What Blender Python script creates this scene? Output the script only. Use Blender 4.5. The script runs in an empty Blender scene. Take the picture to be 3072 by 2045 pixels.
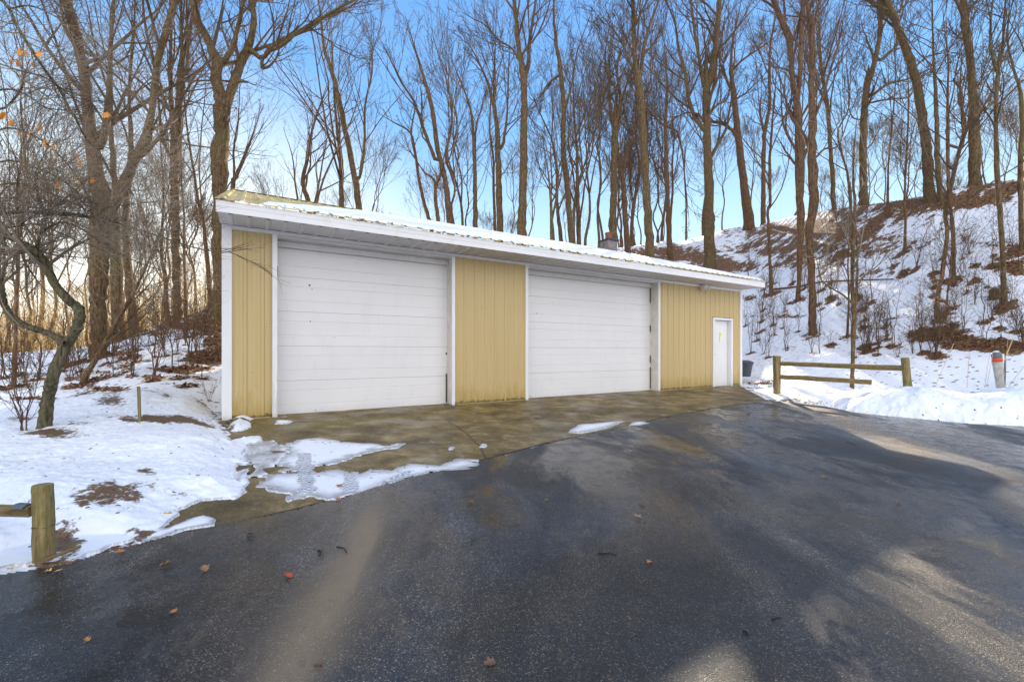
import bpy, math, random
import numpy as np
from mathutils import Vector, Matrix

# ------------------------------------------------------------------ camera, sky, sun, exposure
SC = bpy.context.scene
COL = SC.collection
CAMZ, F, CX, HY = 1.056, 1300.0, 1536.0, 1055.0     # eye height, focal length and horizon in photo pixels
cam = bpy.data.cameras.new('camera'); camo = bpy.data.objects.new('camera', cam); COL.objects.link(camo)
camo.location = (0, 0, CAMZ); camo.rotation_euler = (math.radians(90), 0, 0)
cam.sensor_width = 36.0; cam.lens = F / 3072 * 36.0; cam.shift_y = (HY - 1022.5) / 3072
cam.clip_start = 0.05; cam.clip_end = 3000
SC.camera = camo

SUN_AZ, SUN_EL = 16.0, 21.3                          # azimuth clockwise from +Y, elevation
w = bpy.data.worlds.new('World'); SC.world = w; w.use_nodes = True
nt = w.node_tree
sky = nt.nodes.new('ShaderNodeTexSky'); sky.sky_type = 'NISHITA'; sky.sun_disc = False
sky.sun_elevation = math.radians(SUN_EL); sky.sun_rotation = math.radians(SUN_AZ)
sky.air_density = 1.0; sky.dust_density = 0.0; sky.ozone_density = 2.5; sky.altitude = 200
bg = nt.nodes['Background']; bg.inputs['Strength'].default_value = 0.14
# the clear sky, its blue evened out over the woods, and an added bright fill, unseen behind the camera, for the shaded walls
def _n(t, **k):
    x = nt.nodes.new(t)
    for a_, b_ in k.items(): setattr(x, a_, b_)
    return x
def _ramp(fac, stops):
    x = _n('ShaderNodeValToRGB'); nt.links.new(fac, x.inputs[0]); cr = x.color_ramp
    while len(cr.elements) < len(stops): cr.elements.new(.5)
    for el, (p_, c_) in zip(cr.elements, stops): el.position = p_; el.color = (*c_, 1)
    return x.outputs[0]
def _mix(f, a_, b_, mode='MIX'):
    x = _n('ShaderNodeMix', data_type='RGBA', blend_type=mode)
    for i_, v_ in ((0, f), (6, a_), (7, b_)):
        if hasattr(v_, 'is_output'): nt.links.new(v_, x.inputs[i_])
        else: x.inputs[i_].default_value = v_
    return x.outputs[2]
def _dot(v_):
    x = _n('ShaderNodeVectorMath', operation='DOT_PRODUCT'); nt.links.new(tc.outputs['Generated'], x.inputs[0]); x.inputs[1].default_value = v_
    return x.outputs['Value']
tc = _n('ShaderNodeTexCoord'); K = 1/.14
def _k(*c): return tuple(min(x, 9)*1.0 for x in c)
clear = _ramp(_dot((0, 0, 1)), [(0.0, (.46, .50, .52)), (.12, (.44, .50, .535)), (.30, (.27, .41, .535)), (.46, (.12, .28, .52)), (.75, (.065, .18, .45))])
rear_fill = _ramp(_dot((0, 0, 1)), [(0.0, (.74, .72, .71)), (.25, (1.0, .985, .97)), (1.0, (.86, .87, .92))])
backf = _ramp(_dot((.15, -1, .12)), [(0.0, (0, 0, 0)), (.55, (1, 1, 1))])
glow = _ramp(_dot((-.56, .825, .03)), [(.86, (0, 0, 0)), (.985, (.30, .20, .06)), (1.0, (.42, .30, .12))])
skc = _mix(backf, clear, rear_fill); skc = _mix(1.0, skc, glow, 'ADD')
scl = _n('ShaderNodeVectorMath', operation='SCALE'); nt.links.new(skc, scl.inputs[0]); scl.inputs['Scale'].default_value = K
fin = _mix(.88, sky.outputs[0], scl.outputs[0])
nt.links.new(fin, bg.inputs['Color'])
sl = bpy.data.lights.new('sun', 'SUN'); so = bpy.data.objects.new('sun', sl); COL.objects.link(so)
sl.energy = 4.8; sl.angle = math.radians(0.45); sl.color = (1.0, 0.86, 0.66)
a, e = math.radians(SUN_AZ), math.radians(SUN_EL)
sdir = Vector((math.sin(a) * math.cos(e), math.cos(a) * math.cos(e), math.sin(e)))
so.rotation_euler = sdir.to_track_quat('Z', 'Y').to_euler(); so.location = sdir * 60
SC.view_settings.view_transform = 'Standard'; SC.view_settings.look = 'None'
SC.view_settings.exposure = 1.12; SC.view_settings.gamma = 1.0; SC.view_settings.use_curve_mapping = False
SC.render.engine = 'CYCLES'
SC.cycles.use_denoising = True
SC.cycles.max_bounces = 6; SC.cycles.diffuse_bounces = 3; SC.cycles.glossy_bounces = 3
SC.cycles.transmission_bounces = 2; SC.cycles.transparent_max_bounces = 4
SC.cycles.sample_clamp_indirect = 6.0
random.seed(7)
RNG = np.random.default_rng(11)

# ------------------------------------------------------------------ helpers
def tag(o, label=None, cat=None, group=None, kind=None):
    if label: o['label'] = label
    if cat: o['category'] = cat
    if group: o['group'] = group
    if kind: o['kind'] = kind
    return o

def empty(name, loc=(0, 0, 0), rz=0.0, label=None, cat=None, group=None):
    o = bpy.data.objects.new(name, None); COL.objects.link(o)
    o.location = loc; o.rotation_euler = (0, 0, rz); o.empty_display_size = 0.1
    return tag(o, label, cat, group)

def mesh_np(name, V, Q, mats, parent=None, smooth=True, T=None, attrs=None):
    """mesh object from numpy verts, quads (and optional tris)"""
    V = np.asarray(V, np.float32); Q = np.asarray(Q, np.int32).reshape(-1, 4)
    me = bpy.data.meshes.new(name)
    nT = 0 if T is None else len(T)
    me.vertices.add(len(V)); me.vertices.foreach_set('co', V.ravel())
    nl = Q.size + nT * 3
    me.loops.add(nl)
    li = Q.ravel() if nT == 0 else np.concatenate([Q.ravel(), np.asarray(T, np.int32).ravel()])
    me.loops.foreach_set('vertex_index', li)
    me.polygons.add(len(Q) + nT)
    st = np.arange(len(Q)) * 4
    if nT: st = np.concatenate([st, Q.size + np.arange(nT) * 3])
    me.polygons.foreach_set('loop_start', st.astype(np.int32))
    me.update(calc_edges=True); me.validate()
    if smooth: me.polygons.foreach_set('use_smooth', np.ones(len(me.polygons), bool))
    if attrs:
        for k, v in attrs.items():
            at = me.attributes.new(k, 'FLOAT', 'POINT'); at.data.foreach_set('value', np.asarray(v, np.float32))
    if not isinstance(mats, (list, tuple)): mats = [mats]
    for m in mats: me.materials.append(m)
    o = bpy.data.objects.new(name, me); COL.objects.link(o)
    if parent: o.parent = parent
    return o

class MB:
    """collects boxes, bars, prisms and lathes into one mesh"""
    def __init__(s): s.v = []; s.f = []; s.cuts = []
    def add(s, vs, fs):
        s.cuts.append(len(s.v)); b = len(s.v); s.v += [tuple(v) for v in vs]; s.f += [tuple(i + b for i in f) for f in fs]
    def box(s, x0, x1, y0, y1, z0, z1):
        s.add([(x0,y0,z0),(x1,y0,z0),(x1,y1,z0),(x0,y1,z0),(x0,y0,z1),(x1,y0,z1),(x1,y1,z1),(x0,y1,z1)],
              [(0,3,2,1),(4,5,6,7),(0,1,5,4),(1,2,6,5),(2,3,7,6),(3,0,4,7)])
    def prism(s, prof, axis, a0, a1):
        """closed 2D profile extruded along an axis: 'x' profile=(y,z); 'z' profile=(x,y); 'y' profile=(x,z)"""
        n = len(prof)
        def p(q, t): return (t, q[0], q[1]) if axis == 'x' else ((q[0], q[1], t) if axis == 'z' else (q[0], t, q[1]))
        s.add([p(q, a0) for q in prof] + [p(q, a1) for q in prof],
              [tuple(range(n))[::-1], tuple(range(n, 2*n))] + [(i, (i+1) % n, n+(i+1) % n, n+i) for i in range(n)])
    def lathe(s, prof, cx=0, cy=0, k=20, M=None):
        """profile list of (r,z)"""
        vs = []; n = len(prof)
        for r, z in prof:
            for i in range(k):
                t = 2*math.pi*i/k; v = Vector((r*math.cos(t), r*math.sin(t), z))
                if M: v = M @ v
                vs.append((v.x+cx, v.y+cy, v.z))
        fs = [(j*k+i, j*k+(i+1) % k, (j+1)*k+(i+1) % k, (j+1)*k+i) for j in range(n-1) for i in range(k)]
        fs += [tuple(range(k))[::-1], tuple(range((n-1)*k, n*k))]
        s.add(vs, fs)
    def build(s, name, mat, parent=None, bevel=0.0, smooth=False):
        me = bpy.data.meshes.new(name); me.from_pydata(s.v, [], s.f); me.update()
        me.materials.append(mat)
        if smooth: me.polygons.foreach_set('use_smooth', [True]*len(me.polygons))
        o = bpy.data.objects.new(name, me); COL.objects.link(o)
        if parent: o.parent = parent
        if bevel:
            b = o.modifiers.new('bevel', 'BEVEL'); b.width = bevel; b.segments = 2; b.limit_method = 'ANGLE'
        return o

def _each(s, name, mat, parent=None, bevel=0.0, smooth=False):
    """every piece added becomes an object of its own"""
    out = []
    cuts = s.cuts+[len(s.v)]
    for a_, b_ in zip(cuts[:-1], cuts[1:]):
        m = MB(); m.v = s.v[a_:b_]; m.f = [tuple(i-a_ for i in f) for f in s.f if a_ <= f[0] < b_]
        out.append(m.build(name, mat, parent, bevel, smooth))
    return out
MB.each = _each
def copy_tree(o, parent=None):
    c = o.copy(); COL.objects.link(c)
    if parent: c.parent = parent
    for ch in list(o.children): copy_tree(ch, c)
    return c

# value noise, vectorised
_lat = np.random.default_rng(5).random((256, 256)).astype(np.float64)
def vnoise(x, y):
    xi = np.floor(x).astype(int); yi = np.floor(y).astype(int); fx = x - xi; fy = y - yi
    fx = fx*fx*(3-2*fx); fy = fy*fy*(3-2*fy)
    a = _lat[xi & 255, yi & 255]; b = _lat[(xi+1) & 255, yi & 255]
    c = _lat[xi & 255, (yi+1) & 255]; d = _lat[(xi+1) & 255, (yi+1) & 255]
    return (a*(1-fx)+b*fx)*(1-fy) + (c*(1-fx)+d*fx)*fy
def fbm(x, y, f=1.0, o=4):
    s = 0; am = 0.5; t = 0
    for i in range(o):
        s = s + am*vnoise(x*f+17.3*i, y*f-9.1*i); t += am; am *= .5; f *= 2.03
    return s/t*2-1
def sstep(a, b, x):
    t = np.clip((x-a)/(b-a), 0, 1); return t*t*(3-2*t)

# ------------------------------------------------------------------ materials
def mat_new(name):
    m = bpy.data.materials.new(name); m.use_nodes = True
    return m, m.node_tree.nodes, m.node_tree.links, m.node_tree.nodes['Principled BSDF']
class NB:
    """tiny node builder"""
    def __init__(s, name):
        s.m, s.n, s.l, s.b = mat_new(name); s._geo = None
    def node(s, t, **kw):
        x = s.n.new(t)
        for k, v in kw.items(): setattr(x, k, v)
        return x
    def put(s, x, i, v):
        if hasattr(v, 'is_output'): s.l.new(v, x.inputs[i])
        elif v is not None: x.inputs[i].default_value = v
    def coord(s, kind='Object', scale=(1, 1, 1), rot=(0, 0, 0)):
        c = s.node('ShaderNodeTexCoord'); mp = s.node('ShaderNodeMapping')
        s.l.new(c.outputs[kind], mp.inputs[0]); mp.inputs['Scale'].default_value = scale; mp.inputs['Rotation'].default_value = rot
        return mp.outputs[0]
    def world(s, scale=(1, 1, 1), rot=(0, 0, 0)):
        c = s.node('ShaderNodeNewGeometry'); mp = s.node('ShaderNodeMapping')
        s.l.new(c.outputs['Position'], mp.inputs[0]); mp.inputs['Scale'].default_value = scale; mp.inputs['Rotation'].default_value = rot
        return mp.outputs[0]
    def noise(s, vec, scale, detail=4, rough=.55, out=0, dist=0):
        x = s.node('ShaderNodeTexNoise'); s.put(x, 'Vector', vec); x.inputs['Scale'].default_value = scale
        x.inputs['Detail'].default_value = detail; x.inputs['Roughness'].default_value = rough; x.inputs['Distortion'].default_value = dist
        return x.outputs[out]
    def vor(s, vec, scale, out='Distance', feature='F1', dim='3D'):
        x = s.node('ShaderNodeTexVoronoi', feature=feature, voronoi_dimensions=dim); s.put(x, 'Vector', vec); x.inputs['Scale'].default_value = scale
        return x.outputs[out]
    def ramp(s, fac, stops, interp='LINEAR'):
        x = s.node('ShaderNodeValToRGB'); s.put(x, 0, fac); cr = x.color_ramp; cr.interpolation = interp
        while len(cr.elements) < len(stops): cr.elements.new(0.5)
        for el, (p, c) in zip(cr.elements, stops):
            el.position = p; el.color = (c, c, c, 1) if not isinstance(c, tuple) else (*c, 1)
        return x.outputs[0]
    def mix(s, f, a, b, mode='MIX'):
        x = s.node('ShaderNodeMix', data_type='RGBA', blend_type=mode)
        s.put(x, 0, f)
        for i, v in ((6, a), (7, b)):
            s.put(x, i, (*v, 1) if isinstance(v, tuple) and len(v) == 3 else v)
        return x.outputs[2]
    def math(s, op, a, b=None, c=None, clamp=False):
        x = s.node('ShaderNodeMath', operation=op, use_clamp=clamp); s.put(x, 0, a)
        if b is not None: s.put(x, 1, b)
        if c is not None: s.put(x, 2, c)
        return x.outputs[0]
    def attr(s, name):
        x = s.node('ShaderNodeAttribute'); x.attribute_name = name; return x.outputs['Fac']
    def bump(s, h, strength=.3, dist=.01, prev=None):
        x = s.node('ShaderNodeBump'); s.put(x, 'Height', h); x.inputs['Strength'].default_value = strength
        x.inputs['Distance'].default_value = dist
        if prev is not None: s.l.new(prev, x.inputs['Normal'])
        return x.outputs[0]
    def sep(s, v):
        x = s.node('ShaderNodeSeparateXYZ'); s.put(x, 0, v); return x.outputs
    def done(s, col, rough=.6, normal=None, metallic=0, spec=None):
        s.put(s.b, 'Base Color', (*col, 1) if isinstance(col, tuple) else col)
        s.put(s.b, 'Roughness', rough); s.put(s.b, 'Metallic', metallic)
        if spec is not None: s.put(s.b, 'Specular IOR Level', spec)
        if normal is not None: s.l.new(normal, s.b.inputs['Normal'])
        return s.m

def simple(name, col, rough=.6, var=.12, scale=8, bump=0.0, metallic=0, spec=None):
    m = NB(name); v = m.coord()
    n = m.noise(v, scale, 5)
    c = m.mix(m.ramp(n, [(.3, 0.0), (.7, 1.0)]), tuple(x*(1-var) for x in col), tuple(min(1, x*(1+var)) for x in col))
    nm = m.bump(m.noise(v, scale*6, 4), bump, .004) if bump else None
    return m.done(c, rough, nm, metallic, spec)

def snow_color(m, v):
    n = m.noise(v, 1.7, 5)
    return m.mix(n, (.80, .82, .87), (.90, .91, .93))

def mat_ground():
    m = NB('snow_and_leaf_litter'); v = m.world(); vs = m.world((1, 1.0, .6))
    lit = m.attr('litter')
    n1 = m.noise(vs, 1.9, 8, .66, dist=.25); n2 = m.noise(vs, 9, 5, .65)
    s = m.math('ADD', m.math('MULTIPLY', m.math('SUBTRACT', n1, .5), 1.5), m.math('MULTIPLY', m.math('SUBTRACT', n2, .5), .75))
    f = m.math('ADD', s, lit)
    mask = m.ramp(f, [(.50, 0.0), (.545, 1.0)])
    lc = m.vor(v, 19, 'Color'); lr = m.sep(lc)[0]
    leaf = m.ramp(lr, [(0, (.055, .026, .012)), (.35, (.13, .055, .022)), (.62, (.21, .095, .035)), (.85, (.30, .155, .062)), (1, (.09, .075, .03))])
    leaf = m.mix(m.ramp(m.noise(v, 3.1, 3), [(.5, 0.), (.7, .55)]), leaf, (.10, .085, .03))
    # loose specks of leaf and twig on the snow
    sp = m.vor(m.world((1, 1.5, 1)), 4.6, 'Distance', dim='2D'); spc = m.vor(m.world((1, 1.5, 1)), 4.6, 'Color', dim='2D')
    keep = m.math('GREATER_THAN', m.sep(spc)[1], .52)
    spm = m.math('MULTIPLY', m.math('LESS_THAN', m.math('ADD', sp, m.math('MULTIPLY', m.noise(v, 22, 4), .34)), m.math('ADD', .23, m.math('MULTIPLY', m.sep(spc)[2], .22))), keep)
    mask2 = m.math('MAXIMUM', mask, m.math('MULTIPLY', spm, m.attr('speck')))
    col = m.mix(mask2, snow_color(m, v), leaf)
    hb = m.math('ADD', m.math('MULTIPLY', m.math('SUBTRACT', 1.0, mask2), 1.0), m.math('MULTIPLY', m.vor(v, 26), .5))
    nm = m.bump(hb, .55, .03)
    nm = m.bump(m.noise(v, 7, 6, .6), .35, .05, nm)
    rough = m.mix(mask2, (.55,)*3, (.85,)*3)
    return m.done(col, rough, nm)

def mat_snow():
    m = NB('snow'); v = m.world(); wet = m.attr('wet'); dirt = m.attr('dirt')
    c = snow_color(m, v)
    g = m.noise(v, 14, 6, .7)
    dm = m.ramp(m.math('ADD', m.math('MULTIPLY', m.math('SUBTRACT', g, .5), 1.4), dirt), [(.42, 0.), (.56, 1.)])
    dc = m.ramp(m.noise(v, 45, 3), [(.35, (.055, .035, .018)), (.52, (.19, .10, .042)), (.68, (.07, .07, .025))])
    c = m.mix(wet, c, m.mix(m.noise(v, 22, 4), (.16, .16, .165), (.38, .38, .40)))
    c = m.mix(dm, c, dc)
    sp = m.vor(v, 6.0, 'Distance', dim='2D'); spc = m.vor(v, 6.0, 'Color', dim='2D')
    spm = m.math('MULTIPLY', m.math('LESS_THAN', m.math('ADD', sp, m.math('MULTIPLY', m.noise(v, 60, 3), .13)), m.math('ADD', .075, m.math('MULTIPLY', m.sep(spc)[2], .075))), m.math('GREATER_THAN', m.sep(spc)[1], .5))
    c = m.mix(spm, c, (.06, .045, .03))
    nm = m.bump(m.noise(v, 9, 6, .55), .32, .03)
    nm = m.bump(m.noise(v, 70, 3, .6), .25, .006, nm)
    return m.done(c, m.mix(wet, (.5,)*3, (.25,)*3), nm)

def mat_asphalt():
    m = NB('wet_asphalt'); v = m.world()
    cell = m.sep(m.vor(v, 190, 'Color'))
    agg = m.ramp(cell[0], [(0, .012), (.5, .029), (.80, .058), (.94, .14), (1, .36)])
    fine = m.noise(v, 300, 2, .6)
    agg = m.mix(.35, agg, m.ramp(fine, [(.3, .012), (.7, .07)]))
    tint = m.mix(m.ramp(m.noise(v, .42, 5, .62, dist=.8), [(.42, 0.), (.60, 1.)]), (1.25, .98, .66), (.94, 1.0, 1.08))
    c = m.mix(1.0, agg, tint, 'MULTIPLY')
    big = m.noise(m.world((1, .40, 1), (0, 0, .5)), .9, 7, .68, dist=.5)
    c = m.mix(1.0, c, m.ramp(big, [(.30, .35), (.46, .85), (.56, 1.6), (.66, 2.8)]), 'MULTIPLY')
    # pale dried salt in blotches
    sa = m.noise(v, 2.3, 7, .72, dist=.3)
    c = m.mix(m.ramp(sa, [(.58, 0.), (.74, .22)]), c, (.20, .20, .21))
    c = m.mix(m.math('MULTIPLY', m.attr('silt'), m.ramp(m.noise(v, 9, 5), [(.2, .6), (.8, .95)])), c, m.mix(m.noise(v, 180, 2), (.22, .155, .085), (.34, .25, .15)))
    oil = m.noise(v, 1.1, 5, .65, dist=1.0)
    c = m.mix(m.ramp(oil, [(.59, 0.), (.68, .7)]), c, (.024, .016, .009))
    wet = m.math('MAXIMUM', m.attr('wet'), m.ramp(m.noise(m.world((1, .5, 1), (0, 0, .45)), .75, 7, .68, dist=.4), [(.44, 0.), (.53, .95)]))
    wet = m.math('MULTIPLY', wet, m.ramp(m.noise(v, 6, 5, .7), [(.3, .45), (.6, 1.)]))
    wet = m.math('MULTIPLY', wet, m.math('SUBTRACT', 1.0, m.math('MULTIPLY', m.attr('silt'), .8), clamp=True))
    c = m.mix(m.math('MULTIPLY', wet, .55), c, (.010, .010, .011))
    # hairline cracks
    cr = m.vor(m.world((1, 1, 0)), .55, 'Distance', 'DISTANCE_TO_EDGE', '2D')
    crw = m.math('ADD', cr, m.math('MULTIPLY', m.math('SUBTRACT', m.noise(v, 5, 5, .7), .5), .16))
    crm = m.math('MULTIPLY', m.math('LESS_THAN', m.math('ABSOLUTE', crw), .0035), m.math('GREATER_THAN', m.noise(v, .6, 2), .53))
    c = m.mix(crm, c, (.008, .007, .006))
    rough = m.math('SUBTRACT', .58, m.math('MULTIPLY', wet, .48))
    hgt = m.math('ADD', m.math('MULTIPLY', m.vor(v, 190), -1.0), m.math('MULTIPLY', fine, .5))
    x = m.node('ShaderNodeBump'); m.put(x, 'Height', hgt); x.inputs['Distance'].default_value = .003
    m.put(x, 'Strength', m.math('SUBTRACT', .75, m.math('MULTIPLY', wet, .55)))
    nm = m.bump(m.noise(v, 2.5, 5), .12, .02, x.outputs[0])
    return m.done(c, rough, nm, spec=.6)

def mat_concrete():
    m = NB('mossy_concrete'); v = m.world()
    n = m.noise(v, 2.2, 7, .65, dist=.4)
    c = m.ramp(n, [(.32, (.070, .045, .012)), (.5, (.165, .112, .038)), (.68, (.33, .245, .115))])
    st = m.noise(m.world((.8, 1.8, 1), (0, 0, -.53)), 1.3, 7, .68)
    c = m.mix(m.ramp(st, [(.46, 0.), (.62, .75)]), c, (.075, .052, .014))
    st2 = m.noise(v, 3.6, 7, .7)
    c = m.mix(m.ramp(st2, [(.56, 0.), (.68, .55)]), c, (.36, .31, .22))
    moss = m.math('ADD', m.math('MULTIPLY', m.math('SUBTRACT', m.noise(v, 8, 5, .7), .5), 1.3), m.attr('moss'))
    c = m.mix(m.ramp(moss, [(.35, 0.), (.75, .8)]), c, m.mix(m.noise(v, 50, 2), (.10, .085, .012), (.25, .185, .045)))
    ed = m.attr('joint')
    c = m.mix(m.ramp(m.math('ADD', ed, m.math('MULTIPLY', m.noise(v, 20, 4), .4)), [(.75, 0.), (1., .85)]), c, (.035, .022, .012))
    spk = m.sep(m.vor(v, 130, 'Color'))[0]
    c = m.mix(.8, c, m.ramp(spk, [(0, .45), (.5, .95), (1, 1.6)]), 'MULTIPLY')
    nm = m.bump(m.noise(v, 120, 4, .7), .5, .004)
    nm = m.bump(m.noise(v, 5, 4), .25, .015, nm)
    return m.done(c, m.ramp(m.noise(v, 1.6, 4), [(.4, .75), (.62, .38)]), nm)

def mat_bark(name, dark, light, moss=.25, gscale=1.0):
    m = NB(name); v = m.world((1, 1, .16)); w_ = m.world()
    a = m.noise(v, 24*gscale, 6, .68, dist=.6)
    c = m.mix(m.ramp(a, [(.36, 0.), (.62, 1.)]), dark, light)
    ms = m.noise(w_, 1.1, 5, .65)
    c = m.mix(m.ramp(ms, [(.50, 0.), (.68, moss)]), c, (.12, .125, .035))
    li = m.noise(w_, 7, 4, .6)
    c = m.mix(m.ramp(li, [(.60, 0.), (.72, .45)]), c, (.27, .245, .19))
    nm = m.bump(a, .9, .03)
    return m.done(c, .9, nm, spec=.2)

def mat_twig(name, c1, c2):
    m = NB(name); n = m.noise(m.world(), 1.3, 4)
    return m.done(m.mix(m.ramp(n, [(.35, 0.), (.65, 1.)]), c1, c2), .8, spec=.25)

def mat_siding():
    m = NB('tan_painted_steel'); v = m.coord()
    n = m.noise(m.coord(scale=(6, 6, .35)), 1.4, 5, .6)
    c = m.mix(n, (.48, .35, .155), (.59, .445, .215))
    z = m.sep(m.coord())[2]
    # green-brown algae that crept up from the ground; its ragged edge is part of the paint
    al = m.math('ADD', m.math('MULTIPLY', z, -1.7), m.math('MULTIPLY', m.noise(m.coord(scale=(3, 3, .5)), 3, 5, .7), 1.9))
    c = m.mix(m.ramp(al, [(.35, 0.), (1.0, .75)]), c, (.36, .245, .045))
    c = m.mix(m.ramp(m.math('ADD', m.math('MULTIPLY', z, -9), m.math('MULTIPLY', m.noise(v, 14, 5), 1.6)), [(.45, 0.), (.8, .85)]), c, (.07, .055, .015))
    sp = m.math('MULTIPLY', m.math('LESS_THAN', m.vor(v, 5.5), .05), .7)
    c = m.mix(sp, c, (.16, .10, .045))
    nm = m.bump(m.noise(v, 3, 3), .08, .02)
    return m.done(c, .42, nm)

def mat_white(name='white_painted_steel', base=(.74, .73, .74), grime=.5, low=1.0):
    m = NB(name); v = m.coord()
    n = m.noise(m.coord(scale=(1, 1, 2.2)), .9, 5, .6)
    c = m.mix(n, tuple(x*.93 for x in base), tuple(min(.9, x*1.06) for x in base))
    g = m.noise(m.coord(scale=(1.5, 1.5, .4)), 3.1, 7, .72)
    c = m.mix(m.ramp(g, [(.52, 0.), (.78, grime*.55)]), c, (.47, .41, .33))
    z = m.sep(m.coord())[2]
    gl = m.math('ADD', m.math('MULTIPLY', z, -4.5*low), m.math('MULTIPLY', m.noise(v, 6, 6, .75), 1.5))
    c = m.mix(m.ramp(gl, [(.42, 0.), (.95, .6*grime)]), c, (.30, .25, .15))
    s = m.vor(v, 4.2); sc_ = m.sep(m.vor(v, 4.2, 'Color'))[0]
    sp = m.math('MULTIPLY', m.math('LESS_THAN', s, .035), m.math('GREATER_THAN', sc_, .72))
    c = m.mix(sp, c, (.10, .07, .05))
    nm = m.bump(m.noise(v, 2.2, 3), .10, .02)
    return m.done(c, .38, nm)

def mat_roof():
    m = NB('stained_roof_steel'); v = m.coord(scale=(1, .5, 1))
    n = m.noise(v, 2.5, 6, .68)
    c = m.ramp(n, [(.3, (.30, .19, .04)), (.48, (.55, .42, .12)), (.68, (.66, .57, .30))])
    c = m.mix(m.ramp(m.noise(v, 11, 4, .7), [(.58, 0.), (.68, .85)]), c, (.12, .075, .028))
    return m.done(c, .5, m.bump(m.noise(v, 20, 4), .15, .005))

def mat_wood(name, c1, c2, moss=.5, along='z', scale=1.0):
    sc_ = {'z': (1, 1, .07), 'x': (.07, 1, 1), 'y': (1, .07, 1)}[along]
    m = NB(name); v = m.coord(scale=sc_); w_ = m.coord()
    g = m.noise(v, 26*scale, 6, .7, dist=.8)
    c = m.mix(m.ramp(g, [(.35, 0.), (.65, 1.)]), c1, c2)
    c = m.mix(m.ramp(m.noise(w_, 5, 5, .65), [(.48, 0.), (.64, moss)]), c, (.13, .125, .03))
    c = m.mix(m.ramp(m.noise(v, 60*scale, 3), [(.64, 0.), (.72, .8)]), c, (.03, .022, .012))
    return m.done(c, .85, m.bump(g, .6, .006), spec=.3)

M = {}
M['ground'] = mat_ground(); M['snow'] = mat_snow(); M['asphalt'] = mat_asphalt(); M['concrete'] = mat_concrete()
M['bark'] = mat_bark('grey_brown_bark', (.036, .022, .012), (.20, .13, .068), .40)
M['bark2'] = mat_bark('red_brown_bark', (.040, .022, .013), (.20, .115, .065), .12)
M['barkmoss'] = mat_bark('mossy_bark', (.028, .024, .012), (.17, .145, .085), .75, 1.4)
M['twig'] = mat_twig('brown_twig', (.065, .040, .022), (.145, .093, .050))
M['twig2'] = mat_twig('red_twig', (.085, .043, .026), (.16, .098, .056))
M['twiglight'] = mat_twig('pale_twig', (.10, .07, .055), (.34, .28, .21))
M['siding'] = mat_siding(); M['white'] = mat_white(); M['doorwhite'] = mat_white('white_sectional_door', (.76, .745, .755), .28, 1.0)
M['trim'] = mat_white('white_trim', (.78, .77, .79), .5, 1.4)
M['soffit'] = mat_white('white_soffit', (.66, .65, .67), .4, 0)
M['roof'] = mat_roof()
M['postwood'] = mat_wood('weathered_post_wood', (.12, .09, .035), (.33, .26, .12), .6)
M['railwood'] = mat_wood('weathered_rail_wood', (.09, .06, .028), (.27, .19, .085), .55, 'x')
M['dark'] = simple('dark_gap', (.012, .011, .010), .9)

# ------------------------------------------------------------------ the lie of the land
def ndist(x, y): return 8.23 - (-.518*x + .855*y)          # metres in front of the garage wall
def sdist(x, y): return (x+4.57)*.855 + (y-6.86)*.518      # metres along it
def g0(x, y):
    n = ndist(x, y)
    return -.03 - .045*np.clip(n, 0, 9.5)
#        px,   Yb,   Yc,   skyline y
CR = np.array([(-6000, 6.0, 16, 1066), (-900, 5.5, 16, 1066), (0, 5.0, 16, 1063), (226, 5.0, 16, 1048), (327, 5.0, 16, 1022), (431, 5.3, 16, 995),
    (550, 6.2, 17, 958), (639, 7.2, 18, 928), (705, 7.5, 18.3, 920), (860, 13, 24, 885), (1000, 14, 27, 860), (1500, 17.5, 29, 790), (1700, 19, 34, 762), (1870, 19.9, 42, 741),
    (2050, 17.3, 47, 716), (2223, 14.8, 46, 680), (2300, 13.6, 42, 664), (2507, 12.4, 31, 625), (2780, 10.8, 23.5, 588), (3072, 9.6, 20, 526),
    (3600, 8.6, 19, 420), (6500, 8.0, 18, 330)], float)
CR_A = np.arctan2(CR[:, 0]-CX, F)
def land(x, y):
    x = np.asarray(x, float); y = np.asarray(y, float)
    a = np.arctan2(x, y); rho = np.hypot(x, y)
    aa = np.clip(a, CR_A[0], CR_A[-1])
    yb = np.interp(aa, CR_A, CR[:, 1]); yc = np.interp(aa, CR_A, CR[:, 2]); sy = np.interp(aa, CR_A, CR[:, 3])
    sec = 1/np.cos(aa); rb = yb*sec; rc = yc*sec
    zc = CAMZ + yc*(HY-sy)/F
    s = (rho-rb)/(rc-rb)
    base = g0(x, y)
    za = base + (zc+.12-base)*np.clip(s, 0, 3)**1.35
    slope = np.clip((zc-CAMZ)/rc, 0, 1)
    zb = zc + np.clip(slope*.25-.012, -.02, .05)*np.clip(rho-rc, -60, 60)
    k = .35; h = np.clip(.5+.5*(zb-za)/k, 0, 1)
    z = zb*(1-h)+za*h - k*h*(1-h)
    back = sstep(math.radians(78), math.radians(100), np.abs(a))   # flat behind the photographer
    z = z*(1-back) + base*back
    am = sstep(0, 3.5, rho-rb)*(1-back)
    z = z + am*(.14*fbm(x, y, .35, 4)) + .02*am*fbm(x, y, 2.2, 3)
    # level pad under the garage
    n = ndist(x, y); sd = sdist(x, y)
    pad = sstep(.0, .22, -np.maximum(np.maximum(-sd-.05, sd-14.15), np.maximum(n-.1, -n-5.0)))
    return z*(1-pad) + (-.13)*pad
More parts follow.
